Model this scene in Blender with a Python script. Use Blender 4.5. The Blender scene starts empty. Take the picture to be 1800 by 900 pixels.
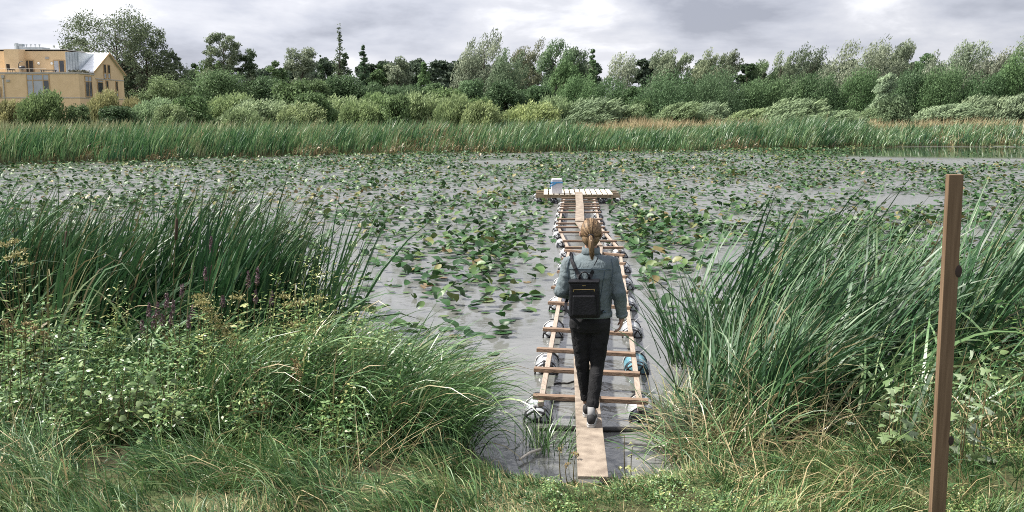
import bpy, bmesh, math, random
import numpy as np
from mathutils import Vector, Matrix, noise as mnoise

R = math.radians
S = bpy.context.scene
COL = S.collection

# ------------------------------------------------------------------ camera, sky, sun, exposure
CAM_H, PITCH, FPX = 2.74, R(8.53), 1700.0
cam_d = bpy.data.cameras.new('camera')
cam = bpy.data.objects.new('camera', cam_d)
COL.objects.link(cam)
cam.location = (0, 0, CAM_H)
cam.rotation_euler = (R(90) - PITCH, 0, 0)
cam_d.sensor_width = 36.0
cam_d.lens = 36.0 * FPX / 1800.0
cam_d.clip_start = 0.1
cam_d.clip_end = 6000
S.camera = cam

SUN_EL, SUN_AZ = 52.0, -86.0            # azimuth measured from +Y (view direction), negative = left
world = bpy.data.worlds.new('World')
S.world = world
world.use_nodes = True
nt = world.node_tree
nt.nodes.clear()
def wn(t, **k):
    n = nt.nodes.new(t)
    for a, b in k.items():
        setattr(n, a, b)
    return n
w_out = wn('ShaderNodeOutputWorld')
w_bg = wn('ShaderNodeBackground')
w_bg.inputs['Strength'].default_value = 0.1
w_sky = wn('ShaderNodeTexSky', sky_type='NISHITA', sun_disc=False)
w_sky.sun_elevation = R(SUN_EL)
w_sky.sun_rotation = R(SUN_AZ)
w_tc = wn('ShaderNodeTexCoord')
w_map = wn('ShaderNodeMapping')
w_map.inputs['Scale'].default_value = (1.0, 1.0, 3.0)
w_map.inputs['Rotation'].default_value = (R(4), R(-9), 0)
w_map.inputs['Location'].default_value = (2.91, 1.2, 0.65)
w_n1 = wn('ShaderNodeTexNoise', noise_dimensions='3D')
w_n1.inputs['Scale'].default_value = 6.2
w_n1.inputs['Detail'].default_value = 7.0
w_n1.inputs['Roughness'].default_value = 0.54
w_n1.inputs['Distortion'].default_value = 0.15
w_r = wn('ShaderNodeValToRGB')
cr = w_r.color_ramp
cr.elements[0].position = 0.34; cr.elements[0].color = (0.36, 0.375, 0.445, 1)
cr.elements[1].position = 0.66; cr.elements[1].color = (0.90, 0.90, 0.945, 1)
e = cr.elements.new(0.46); e.color = (0.53, 0.545, 0.62, 1)
e = cr.elements.new(0.58); e.color = (0.68, 0.685, 0.74, 1)
w_sep = wn('ShaderNodeSeparateXYZ')
w_zen = wn('ShaderNodeMapRange', interpolation_type='SMOOTHSTEP')     # overcast sky: brighter overhead than near the horizon
w_zen.inputs['From Min'].default_value = 0.10
w_zen.inputs['From Max'].default_value = 0.40
w_zen.inputs['To Min'].default_value = 5.6
w_zen.inputs['To Max'].default_value = 8.6
w_lr = wn('ShaderNodeMath', operation='MULTIPLY_ADD')      # brighter towards the sun's side
w_lr.inputs[1].default_value = -1.2
w_scale = wn('ShaderNodeVectorMath', operation='SCALE')
w_mix = wn('ShaderNodeMixRGB')
w_mix.inputs['Fac'].default_value = 0.95
L = nt.links.new
L(w_tc.outputs['Generated'], w_map.inputs['Vector'])
L(w_map.outputs['Vector'], w_n1.inputs['Vector'])
L(w_n1.outputs['Fac'], w_r.inputs['Fac'])
L(w_tc.outputs['Generated'], w_sep.inputs['Vector'])
L(w_sep.outputs['Z'], w_zen.inputs[0])
L(w_sep.outputs['X'], w_lr.inputs[0])
L(w_zen.outputs[0], w_lr.inputs[2])
L(w_r.outputs['Color'], w_scale.inputs[0])
L(w_lr.outputs[0], w_scale.inputs['Scale'])
L(w_sky.outputs['Color'], w_mix.inputs['Color1'])
L(w_scale.outputs['Vector'], w_mix.inputs['Color2'])
L(w_mix.outputs['Color'], w_bg.inputs['Color'])
L(w_bg.outputs['Background'], w_out.inputs['Surface'])

sun_d = bpy.data.lights.new('sun', 'SUN')
sun_d.energy = 5.0
sun_d.angle = R(4.0)
sun_d.color = (1.0, 0.95, 0.86)
sun = bpy.data.objects.new('sun', sun_d)
COL.objects.link(sun)
sdir = Vector((math.sin(R(SUN_AZ)) * math.cos(R(SUN_EL)), math.cos(R(SUN_AZ)) * math.cos(R(SUN_EL)), math.sin(R(SUN_EL))))
sun.rotation_euler = sdir.to_track_quat('Z', 'Y').to_euler()

S.view_settings.view_transform = 'Standard'
S.view_settings.look = 'None'
S.view_settings.exposure = 1.15
S.view_settings.gamma = 1.0
S.view_settings.use_curve_mapping = False
S.cycles.max_bounces = 6
S.cycles.diffuse_bounces = 3
S.cycles.glossy_bounces = 3
S.cycles.transmission_bounces = 4
S.cycles.transparent_max_bounces = 6
S.cycles.use_denoising = False
S.cycles.pixel_filter_type = 'BLACKMAN_HARRIS'
S.cycles.filter_width = 1.0
S.cycles.sample_clamp_indirect = 4.0

# ------------------------------------------------------------------ helpers
def ray(px, py):
    dx, dy = (px - 900) / FPX, (450 - py) / FPX
    return np.array((dx, math.cos(PITCH) + dy * math.sin(PITCH), -math.sin(PITCH) + dy * math.cos(PITCH)))
def at_z(px, py, z=0.0):
    d = ray(px, py); t = (z - CAM_H) / d[2]
    return np.array((d[0] * t, d[1] * t, z))
def at_y(px, py, y):
    d = ray(px, py); t = y / d[1]
    return np.array((d[0] * t, y, CAM_H + d[2] * t))

def vnoise(x, y, seed=0):
    x = np.asarray(x, float); y = np.asarray(y, float)
    xi, yi = np.floor(x).astype(np.int64), np.floor(y).astype(np.int64)
    fx, fy = x - xi, y - yi
    fx = fx * fx * (3 - 2 * fx); fy = fy * fy * (3 - 2 * fy)
    def h(a, b):
        n = (a * 374761393 + b * 668265263 + seed * 1442695041) & 0xFFFFFFFF
        n = ((n ^ (n >> 13)) * 1274126177) & 0xFFFFFFFF
        return ((n ^ (n >> 16)) & 0xFFFF) / 65535.0
    return (h(xi, yi) * (1 - fx) + h(xi + 1, yi) * fx) * (1 - fy) + (h(xi, yi + 1) * (1 - fx) + h(xi + 1, yi + 1) * fx) * fy
def fbm(x, y, seed=0):
    return (vnoise(x, y, seed) * .55 + vnoise(x * 2.1, y * 2.1, seed + 7) * .3 + vnoise(x * 4.3, y * 4.3, seed + 13) * .15)
def sstep(a, b, x):
    t = np.clip((np.asarray(x, float) - a) / (b - a), 0, 1)
    return t * t * (3 - 2 * t)

# far shoreline (world x -> world y) read off the water's edge
_fx = []; _fy = []
for px, py in ((-260, 305), (0, 291), (200, 284), (400, 279), (600, 271), (800, 268), (1000, 267), (1200, 265), (1400, 261), (1600, 257), (1800, 256), (2100, 255)):
    p = at_z(px, py); _fx.append(p[0]); _fy.append(p[1])
def shore_far(x):
    return np.interp(x, _fx, _fy) + (fbm(np.asarray(x) * .35, 0 * np.asarray(x), 3) - .5) * 5.0
def shore_near(x):
    x = np.asarray(x, float)
    return np.interp(x, (-12, -4, -1.6, -.5, .0, 1.2, 1.6, 2.4, 4, 12), (9.4, 9.2, 8.4, 7.5, 6.85, 6.85, 7.2, 8.2, 9.0, 9.3)) + (fbm(x * 1.6, 0 * x, 5) - .5) * .25
def ground_h(x, y):
    x = np.asarray(x, float); y = np.asarray(y, float)
    s = shore_near(x) - y                     # >0 on the near bank
    near = np.where(s > 0, .02 + .16 * sstep(0, .5, s) + .10 * np.clip(s - .3, 0, 8) , -.9 * sstep(0, 2.5, -s))
    near = near + np.where(s > 0, (fbm(x * 2.2, y * 2.2, 21) - .5) * .10 * sstep(0, .4, s), 0)
    f = y - shore_far(x)
    far = np.where(f > 0, .02 + .35 * sstep(0, 4, f) + .55 * sstep(6, 40, f) + .8 * sstep(45, 120, f), -.9 * sstep(0, 2.5, -f))
    return np.where(y < 25, near, far)

MATS = {}
def new_mat(name):
    m = bpy.data.materials.new(name); m.use_nodes = True
    MATS[name] = m
    n = m.node_tree.nodes; n.clear()
    out = n.new('ShaderNodeOutputMaterial'); b = n.new('ShaderNodeBsdfPrincipled')
    m.node_tree.links.new(b.outputs[0], out.inputs['Surface'])
    return m, m.node_tree, b, out
def ramp_of(t, stops):
    r = t.nodes.new('ShaderNodeValToRGB'); c = r.color_ramp
    while len(c.elements) > 1: c.elements.remove(c.elements[-1])
    c.elements[0].position = stops[0][0]; c.elements[0].color = (*stops[0][1], 1)
    for p, k in stops[1:]:
        e = c.elements.new(p); e.color = (*k, 1)
    return r
def mat_leaf(name, stops, rough=.5, spec=.4, trans=.25, objcol=False, base=None, tip=None):
    """plant tissue: colour from a per-leaf random number, optional dry base/tip along the blade"""
    m, t, b, out = new_mat(name)
    a = t.nodes.new('ShaderNodeAttribute'); a.attribute_name = 'rnd'
    r = ramp_of(t, stops); t.links.new(a.outputs['Fac'], r.inputs['Fac'])
    col = r.outputs['Color']
    if base or tip:
        a2 = t.nodes.new('ShaderNodeAttribute'); a2.attribute_name = 'along'
        if base:
            mr = t.nodes.new('ShaderNodeMapRange'); mr.inputs[1].default_value = base[1]; mr.inputs[2].default_value = 0; mr.inputs[3].default_value = 0; mr.inputs[4].default_value = .8
            t.links.new(a2.outputs['Fac'], mr.inputs[0])
            mx = t.nodes.new('ShaderNodeMixRGB'); mx.inputs['Color2'].default_value = (*base[0], 1)
            t.links.new(mr.outputs[0], mx.inputs['Fac']); t.links.new(col, mx.inputs['Color1']); col = mx.outputs[0]
        if tip:
            mr = t.nodes.new('ShaderNodeMapRange'); mr.inputs[1].default_value = tip[1]; mr.inputs[2].default_value = 1; mr.inputs[3].default_value = 0; mr.inputs[4].default_value = .7
            t.links.new(a2.outputs['Fac'], mr.inputs[0])
            mx = t.nodes.new('ShaderNodeMixRGB'); mx.inputs['Color2'].default_value = (*tip[0], 1)
            t.links.new(mr.outputs[0], mx.inputs['Fac']); t.links.new(col, mx.inputs['Color1']); col = mx.outputs[0]
    if objcol:
        oi = t.nodes.new('ShaderNodeObjectInfo')
        mx = t.nodes.new('ShaderNodeMixRGB'); mx.blend_type = 'MULTIPLY'; mx.inputs['Fac'].default_value = 1
        t.links.new(col, mx.inputs['Color1']); t.links.new(oi.outputs['Color'], mx.inputs['Color2']); col = mx.outputs[0]
    t.links.new(col, b.inputs['Base Color'])
    b.inputs['Roughness'].default_value = rough
    b.inputs['Specular IOR Level'].default_value = spec
    if trans > 0:
        tr = t.nodes.new('ShaderNodeBsdfTranslucent'); t.links.new(col, tr.inputs['Color'])
        ms = t.nodes.new('ShaderNodeMixShader'); ms.inputs['Fac'].default_value = trans
        t.links.new(b.outputs[0], ms.inputs[1]); t.links.new(tr.outputs[0], ms.inputs[2]); t.links.new(ms.outputs[0], out.inputs['Surface'])
    return m
def mat_solid(name, c1, c2=None, scale=8., rough=.6, spec=.4, stretch=(1, 1, 1), bump=0., metal=0., detail=4., bscale=None, lo=.35, hi=.65):
    m, t, b, out = new_mat(name)
    tc = t.nodes.new('ShaderNodeTexCoord'); mp = t.nodes.new('ShaderNodeMapping'); mp.inputs['Scale'].default_value = stretch
    t.links.new(tc.outputs['Object'], mp.inputs['Vector'])
    nz = t.nodes.new('ShaderNodeTexNoise'); nz.inputs['Scale'].default_value = scale; nz.inputs['Detail'].default_value = detail
    t.links.new(mp.outputs[0], nz.inputs['Vector'])
    r = ramp_of(t, ((lo, c1), (hi, c2 or c1))); t.links.new(nz.outputs['Fac'], r.inputs['Fac'])
    t.links.new(r.outputs['Color'], b.inputs['Base Color'])
    b.inputs['Roughness'].default_value = rough; b.inputs['Specular IOR Level'].default_value = spec; b.inputs['Metallic'].default_value = metal
    if bump:
        n2 = t.nodes.new('ShaderNodeTexNoise'); n2.inputs['Scale'].default_value = bscale or scale * 2; n2.inputs['Detail'].default_value = 5
        t.links.new(mp.outputs[0], n2.inputs['Vector'])
        bp = t.nodes.new('ShaderNodeBump'); bp.inputs['Strength'].default_value = bump; bp.inputs['Distance'].default_value = .02
        t.links.new(n2.outputs['Fac'], bp.inputs['Height']); t.links.new(bp.outputs[0], b.inputs['Normal'])
    return m

ORIGIN = {}
def origin_of(o):
    return ORIGIN.get(o.name, Vector((0, 0, 0))) if o else Vector((0, 0, 0))
def tag(o, label=None, cat=None, group=None, kind=None):
    if label: o['label'] = label
    if cat: o['category'] = cat
    if group: o['group'] = group
    if kind: o['kind'] = kind
    return o
def thing(name, label, cat, loc=(0, 0, 0), group=None, rz=0.0):
    o = bpy.data.objects.new(name, None); COL.objects.link(o)
    o.empty_display_size = .2
    o.location = loc; o.rotation_euler = (0, 0, rz)
    ORIGIN[o.name] = Vector(loc)
    return tag(o, label, cat, group)
def link(name, me, parent=None):
    o = bpy.data.objects.new(name, me); COL.objects.link(o)
    if parent:
        o.parent = parent; ORIGIN[o.name] = origin_of(parent)
    return o
def copy_tree(o, parent=None):
    c = o.copy(); COL.objects.link(c)
    if parent: c.parent = parent
    for ch in list(o.children):
        copy_tree(ch, c)
    return c

def np_mesh(name, V, Q, mats, rnd=None, along=None, k=4, smooth=False, mi=None):
    """mesh straight from numpy arrays: V (n,3), Q (m,k)"""
    V = np.ascontiguousarray(V, dtype=np.float32); Q = np.ascontiguousarray(Q, dtype=np.int32)
    me = bpy.data.meshes.new(name)
    me.vertices.add(len(V)); me.vertices.foreach_set('co', V.ravel())
    me.loops.add(Q.size); me.loops.foreach_set('vertex_index', Q.ravel())
    me.polygons.add(len(Q)); me.polygons.foreach_set('loop_start', np.arange(0, Q.size, Q.shape[1], dtype=np.int32))
    me.update(calc_edges=True)
    if smooth: me.polygons.foreach_set('use_smooth', np.ones(len(Q), dtype=bool))
    if rnd is not None:
        at = me.attributes.new('rnd', 'FLOAT', 'POINT'); at.data.foreach_set('value', np.ascontiguousarray(rnd, dtype=np.float32))
    if along is not None:
        at = me.attributes.new('along', 'FLOAT', 'POINT'); at.data.foreach_set('value', np.ascontiguousarray(along, dtype=np.float32))
    for m in (mats if isinstance(mats, (list, tuple)) else [mats]): me.materials.append(m)
    if mi is not None: me.polygons.foreach_set('material_index', np.ascontiguousarray(mi, dtype=np.int32))
    me.validate(); me.update()
    return me

def blades(base, Lh, W, az, lean, bend, tw, rnd, seg=4, pw=1.4):
    """grass/reed blades as tapered curved strips"""
    n = len(base); t = np.linspace(0, 1, seg + 1)
    th = lean[:, None] + bend[:, None] * t[None] ** pw
    ds = (Lh / seg)[:, None]
    tm = (t[1:] + t[:-1]) / 2; thm = lean[:, None] + bend[:, None] * tm[None] ** pw
    hh = np.concatenate([np.zeros((n, 1)), np.cumsum(np.sin(thm) * ds, 1)], 1)
    zz = np.concatenate([np.zeros((n, 1)), np.cumsum(np.cos(thm) * ds, 1)], 1)
    ca, sa = np.cos(az)[:, None], np.sin(az)[:, None]
    C = np.stack([base[:, 0:1] + hh * ca, base[:, 1:2] + hh * sa, base[:, 2:3] + zz], 2)
    per = np.stack([-sa * np.ones_like(th), ca * np.ones_like(th), np.zeros_like(th)], 2)
    nor = np.stack([np.cos(th) * ca, np.cos(th) * sa, -np.sin(th)], 2)
    side = per * np.cos(tw)[:, None, None] + nor * np.sin(tw)[:, None, None]
    wp = W[:, None] * ((.75 + .5 * t) * (1 - t ** 2.6))[None] * .5
    wp = np.maximum(wp, (W * .03)[:, None])
    A = C - side * wp[:, :, None]; B = C + side * wp[:, :, None]
    V = np.stack([A, B], 2).reshape(-1, 3)                       # n,(seg+1),2
    i = np.arange(seg)
    q = np.stack([2 * i, 2 * i + 1, 2 * i + 3, 2 * i + 2], 1)
    Q = (np.arange(n)[:, None, None] * (2 * (seg + 1)) + q[None]).reshape(-1, 4)
    return V, Q, np.repeat(rnd, 2 * (seg + 1)), np.tile(np.repeat(t, 2), n)

def unit(v):
    return v / np.maximum(np.linalg.norm(v, axis=-1, keepdims=True), 1e-9)
def leaves(c, axis, nrm, Ln, W, rnd, fold=.0):
    """diamond leaves"""
    axis = unit(axis); side = unit(np.cross(axis, nrm)); nn = np.cross(side, axis)
    b = c - axis * (Ln * .5)[:, None]; tp = c + axis * (Ln * .5)[:, None] - nn * (Ln * fold)[:, None]
    m = c - axis * (Ln * .06)[:, None]
    V = np.stack([b, m + side * (W * .5)[:, None], tp, m - side * (W * .5)[:, None]], 1).reshape(-1, 3)
    Q = np.arange(len(c) * 4).reshape(-1, 4)
    return V, Q, np.repeat(rnd, 4)
def merge(parts):
    Vs, Qs, Rs, As = [], [], [], []; off = 0
    for p in parts:
        Vs.append(p[0]); Qs.append(p[1] + off); Rs.append(p[2]); off += len(p[0])
        As.append(p[3] if len(p) > 3 else np.full(len(p[0]), .6))
    return np.concatenate(Vs), np.concatenate(Qs), np.concatenate(Rs), np.concatenate(As)
def rdir(rng, n):
    return unit(rng.normal(size=(n, 3)))

class MB:
    """collects shapes in world space and links them as one mesh object"""
    def __init__(s): s.v = []; s.f = []
    def add(s, v, f):
        o = len(s.v); s.v += [tuple(map(float, p)) for p in v]; s.f += [tuple(i + o for i in q) for q in f]; return s
    def box(s, x0, x1, y0, y1, z0, z1):
        v = [(x0, y0, z0), (x1, y0, z0), (x1, y1, z0), (x0, y1, z0), (x0, y0, z1), (x1, y0, z1), (x1, y1, z1), (x0, y1, z1)]
        return s.add(v, [(3, 2, 1, 0), (4, 5, 6, 7), (0, 1, 5, 4), (1, 2, 6, 5), (2, 3, 7, 6), (3, 0, 4, 7)])
    def bar(s, p0, p1, w, h, up=(0, 0, 1)):
        p0, p1 = Vector(p0), Vector(p1); d = (p1 - p0).normalized(); sd = d.cross(Vector(up)).normalized(); u = sd.cross(d)
        v = []
        for p in (p0, p1):
            for a, b in ((-1, -1), (1, -1), (1, 1), (-1, 1)): v.append(p + sd * (a * w / 2) + u * (b * h / 2))
        return s.add(v, [(3, 2, 1, 0), (4, 5, 6, 7), (0, 1, 5, 4), (1, 2, 6, 5), (2, 3, 7, 6), (3, 0, 4, 7)])
    def tube(s, pts, rad, n=8, cap=True, closed=False):
        pts = [Vector(p) for p in pts]; m = len(pts)
        if not hasattr(rad, '__len__'): rad = [rad] * m
        v = []; prev = None
        for i, p in enumerate(pts):
            if closed: d = (pts[(i + 1) % m] - pts[i - 1])
            else: d = pts[min(i + 1, m - 1)] - pts[max(i - 1, 0)]
            d.normalize()
            if prev is None:
                a = Vector((0, 0, 1)) if abs(d.z) < .9 else Vector((1, 0, 0)); u = d.cross(a).normalized()
            else:
                u = (prev - d * prev.dot(d)).normalized()
            prev = u; w = d.cross(u)
            for k in range(n):
                t = 2 * math.pi * k / n; v.append(p + (u * math.cos(t) + w * math.sin(t)) * rad[i])
        f = []
        for i in range(m if closed else m - 1):
            j = (i + 1) % m
            for k in range(n): f.append((i * n + k, i * n + (k + 1) % n, j * n + (k + 1) % n, j * n + k))
        if cap and not closed: f.append(tuple(range(n - 1, -1, -1))); f.append(tuple((m - 1) * n + k for k in range(n)))
        return s.add(v, f)
    def loft(s, rings, n=16, axis='z'):
        """rings: (cx,cy,cz,ra,rb) ellipses; axis z -> in XY plane, y -> in XZ plane"""
        v = []
        for cx, cy, cz, ra, rb in rings:
            for k in range(n):
                t = 2 * math.pi * k / n
                if axis == 'z': v.append((cx + ra * math.cos(t), cy + rb * math.sin(t), cz))
                else: v.append((cx + ra * math.cos(t), cy, cz + rb * math.sin(t)))
        f = []
        for i in range(len(rings) - 1):
            for k in range(n): f.append((i * n + k, i * n + (k + 1) % n, (i + 1) * n + (k + 1) % n, (i + 1) * n + k))
        f.append(tuple(range(n - 1, -1, -1))); f.append(tuple((len(rings) - 1) * n + k for k in range(n)))
        return s.add(v, f)
    def ball(s, c, r, n=12, m=8):
        rx, ry, rz = r if hasattr(r, '__len__') else (r, r, r)
        v = [(c[0], c[1], c[2] - rz)]; f = []
        for i in range(1, m):
            a = -math.pi / 2 + math.pi * i / m
            for k in range(n):
                t = 2 * math.pi * k / n; v.append((c[0] + rx * math.cos(a) * math.cos(t), c[1] + ry * math.cos(a) * math.sin(t), c[2] + rz * math.sin(a)))
        v.append((c[0], c[1], c[2] + rz))
        for k in range(n): f.append((0, 1 + (k + 1) % n, 1 + k))
        for i in range(m - 2):
            for k in range(n):
                a = 1 + i * n; f.append((a + k, a + (k + 1) % n, a + n + (k + 1) % n, a + n + k))
        a = 1 + (m - 2) * n
        for k in range(n): f.append((a + k, a + (k + 1) % n, len(v) - 1))
        return s.add(v, f)
    def prism(s, poly, y0, y1, plane='xz'):
        n = len(poly)
        if plane == 'xz': v = [(a, y0, b) for a, b in poly] + [(a, y1, b) for a, b in poly]
        elif plane == 'yz': v = [(y0, a, b) for a, b in poly] + [(y1, a, b) for a, b in poly]
        else: v = [(a, b, y0) for a, b in poly] + [(a, b, y1) for a, b in poly]
        f = [tuple(range(n)), tuple(range(2 * n - 1, n - 1, -1))] + [(i, i + n, (i + 1) % n + n, (i + 1) % n) for i in range(n)]
        return s.add(v, f)
    def mesh(s, name, mat, org=Vector((0, 0, 0)), smooth=False):
        me = bpy.data.meshes.new(name)
        me.from_pydata([tuple(Vector(p) - org) for p in s.v], [], s.f)
        bm = bmesh.new(); bm.from_mesh(me); bmesh.ops.recalc_face_normals(bm, faces=bm.faces); bm.to_mesh(me); bm.free()
        me.materials.append(mat)
        if smooth: me.polygons.foreach_set('use_smooth', np.ones(len(me.polygons), dtype=bool))
        me.update(); return me
    def build(s, name, mat, parent=None, smooth=False, bevel=0.0, local=False):
        org = Vector((0, 0, 0)) if local else origin_of(parent)
        o = link(name, s.mesh(name, mat, org, smooth), parent)
        if bevel:
            b = o.modifiers.new('bevel', 'BEVEL'); b.width = bevel; b.segments = 2; b.limit_method = 'ANGLE'
        return o
def bake(o, name=None):
    """apply the object's modifiers"""
    dg = bpy.context.evaluated_depsgraph_get()
    me = bpy.data.meshes.new_from_object(o.evaluated_get(dg))
    o.modifiers.clear(); old = o.data; o.data = me; me.name = name or o.name
    me.polygons.foreach_set('use_smooth', np.ones(len(me.polygons), dtype=bool))
    return o
def fuse(mb, name, mat, parent, voxel, smooth_it=4, noise=0.0, nscale=9.0):
    o = mb.build(name, mat, parent, local=True)
    r = o.modifiers.new('r', 'REMESH'); r.mode = 'VOXEL'; r.voxel_size = voxel
    sm = o.modifiers.new('s', 'SMOOTH'); sm.factor = .5; sm.iterations = smooth_it
    bake(o, name)
    if noise:
        me = o.data; n = len(me.vertices); co = np.empty(n * 3, np.float32); no = np.empty(n * 3, np.float32)
        me.vertices.foreach_get('co', co); me.vertices.foreach_get('normal', no); co = co.reshape(-1, 3); no = no.reshape(-1, 3)
        d = np.array([mnoise.fractal(Vector((p[0] * nscale, p[1] * nscale, p[2] * nscale * 1.6)), .8, 2.1, 3) for p in co])
        co += no * (d * noise)[:, None]; me.vertices.foreach_set('co', co.ravel()); me.update()
    o.data.materials.clear(); o.data.materials.append(mat)
    return o

# ------------------------------------------------------------------ ground and water
def ground_material():
    m, t, b, out = new_mat('ground_mat')
    tc = t.nodes.new('ShaderNodeTexCoord')
    n1 = t.nodes.new('ShaderNodeTexNoise'); n1.inputs['Scale'].default_value = 1.7; n1.inputs['Detail'].default_value = 6
    n2 = t.nodes.new('ShaderNodeTexNoise'); n2.inputs['Scale'].default_value = 26; n2.inputs['Detail'].default_value = 6; n2.inputs['Roughness'].default_value = .7
    t.links.new(tc.outputs['Object'], n1.inputs['Vector']); t.links.new(tc.outputs['Object'], n2.inputs['Vector'])
    r1 = ramp_of(t, ((.25, (.030, .024, .016)), (.40, (.070, .070, .034)), (.55, (.060, .095, .036)), (.75, (.19, .17, .10))))
    r2 = ramp_of(t, ((.3, (.35, .35, .35)), (.7, (1.3, 1.25, 1.15))))
    t.links.new(n1.outputs['Fac'], r1.inputs['Fac']); t.links.new(n2.outputs['Fac'], r2.inputs['Fac'])
    mx = t.nodes.new('ShaderNodeMixRGB'); mx.blend_type = 'MULTIPLY'; mx.inputs['Fac'].default_value = 1
    t.links.new(r1.outputs[0], mx.inputs[1]); t.links.new(r2.outputs[0], mx.inputs[2]); t.links.new(mx.outputs[0], b.inputs['Base Color'])
    b.inputs['Roughness'].default_value = .95; b.inputs['Specular IOR Level'].default_value = .2
    bp = t.nodes.new('ShaderNodeBump'); bp.inputs['Distance'].default_value = .03; bp.inputs['Strength'].default_value = .8
    t.links.new(n2.outputs['Fac'], bp.inputs['Height']); t.links.new(bp.outputs[0], b.inputs['Normal'])
    return m
gx = np.concatenate([[-3000, -1500, -700, -350, -200, -140], np.arange(-100, -12, 2.5), np.arange(-12, 12, .14), np.arange(12, 101, 2.5), [140, 200, 350, 700, 1500, 3000]])
gy = np.concatenate([[-300, -100, -40, -15, -8], np.arange(-5, 11, .12), np.arange(11, 48, 4), np.arange(48, 84, .8), np.arange(84, 130, 4), [140, 170, 220, 300, 500, 900, 1700, 3500]])
GX, GY = np.meshgrid(gx, gy)
GZ = ground_h(GX, GY)
nx, ny = len(gx), len(gy)
ii = (np.arange(ny - 1)[:, None] * nx + np.arange(nx - 1)[None]).ravel()
ground = link('ground', np_mesh('ground', np.stack([GX.ravel(), GY.ravel(), GZ.ravel()], 1), np.stack([ii, ii + 1, ii + nx + 1, ii + nx], 1), ground_material(), smooth=True))
tag(ground, 'grassy earth bank and meadow around the pond', 'ground', kind='structure')

def water_material():
    m, t, b, out = new_mat('water_mat')
    tc = t.nodes.new('ShaderNodeTexCoord')
    mp = t.nodes.new('ShaderNodeMapping'); mp.inputs['Scale'].default_value = (1, .8, 1); mp.inputs['Rotation'].default_value = (0, 0, R(25))
    t.links.new(tc.outputs['Object'], mp.inputs['Vector'])
    n1 = t.nodes.new('ShaderNodeTexNoise'); n1.inputs['Scale'].default_value = 4.0; n1.inputs['Detail'].default_value = 3; n1.inputs['Distortion'].default_value = .6
    t.links.new(mp.outputs[0], n1.inputs['Vector'])
    n3 = t.nodes.new('ShaderNodeTexNoise'); n3.inputs['Scale'].default_value = .35; n3.inputs['Detail'].default_value = 3
    t.links.new(tc.outputs['Object'], n3.inputs['Vector'])
    r = ramp_of(t, ((.35, (.095, .098, .092)), (.65, (.132, .134, .128))))
    t.links.new(n3.outputs['Fac'], r.inputs['Fac']); t.links.new(r.outputs[0], b.inputs['Base Color'])
    bp = t.nodes.new('ShaderNodeBump'); bp.inputs['Distance'].default_value = .02; bp.inputs['Strength'].default_value = .7
    t.links.new(n1.outputs['Fac'], bp.inputs['Height']); t.links.new(bp.outputs[0], b.inputs['Normal'])
    b.inputs['IOR'].default_value = 1.333
    # the far right corner lies calm in the lee of the reeds; elsewhere the wind ruffles the surface
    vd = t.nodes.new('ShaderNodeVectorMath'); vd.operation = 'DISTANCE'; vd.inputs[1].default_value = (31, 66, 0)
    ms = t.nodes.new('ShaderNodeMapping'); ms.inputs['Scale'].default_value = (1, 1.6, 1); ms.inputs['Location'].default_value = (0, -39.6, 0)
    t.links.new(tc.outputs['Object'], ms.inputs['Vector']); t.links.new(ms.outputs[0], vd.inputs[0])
    sx = t.nodes.new('ShaderNodeSeparateXYZ'); t.links.new(tc.outputs['Object'], sx.inputs[0])      # sheltered by the near bank, wind ruffled farther out
    ruf = t.nodes.new('ShaderNodeMapRange'); ruf.interpolation_type = 'SMOOTHSTEP'
    ruf.inputs[1].default_value = 9; ruf.inputs[2].default_value = 22; ruf.inputs[3].default_value = .09; ruf.inputs[4].default_value = .27
    t.links.new(sx.outputs['Y'], ruf.inputs[0])
    for sock, lo, hi in ((b.inputs['Roughness'], .03, .15), (bp.inputs['Strength'], .08, .7)):
        mr = t.nodes.new('ShaderNodeMapRange'); mr.interpolation_type = 'SMOOTHSTEP'
        mr.inputs[1].default_value = 11; mr.inputs[2].default_value = 19; mr.inputs[3].default_value = lo; mr.inputs[4].default_value = hi
        t.links.new(vd.outputs['Value'], mr.inputs[0]); t.links.new(mr.outputs[0], sock)
        if sock == b.inputs['Roughness']:
            refl_dark = t.nodes.new('ShaderNodeMapRange'); refl_dark.interpolation_type = 'SMOOTHSTEP'; refl_dark.inputs[1].default_value = 11; refl_dark.inputs[2].default_value = 17
            mw = t.nodes.new('ShaderNodeMixRGB'); mw.inputs['Color1'].default_value = (.018, .026, .016, 1)      # base colour darkened over the calm corner for the reeds' dark reflection
            t.links.new(vd.outputs['Value'], refl_dark.inputs[0]); t.links.new(refl_dark.outputs[0], mw.inputs['Fac']); t.links.new(r.outputs[0], mw.inputs['Color2']); t.links.new(mw.outputs[0], b.inputs['Base Color'])
        if sock == b.inputs['Roughness']: t.links.new(ruf.outputs[0], mr.inputs[4])
    return m
wx = np.array([-260., -80, -20, 0, 20, 80, 260]); wy = np.array([5.5, 12, 30, 60, 95])
WX, WY = np.meshgrid(wx, wy); n_ = len(wx)
ii = (np.arange(len(wy) - 1)[:, None] * n_ + np.arange(n_ - 1)[None]).ravel()
water = link('pond_water', np_mesh('pond_water', np.stack([WX.ravel(), WY.ravel(), 0 * WX.ravel()], 1), np.stack([ii, ii + 1, ii + n_ + 1, ii + n_], 1), water_material()))
tag(water, 'grey pond water reflecting the cloudy sky', 'water', kind='structure')

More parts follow.
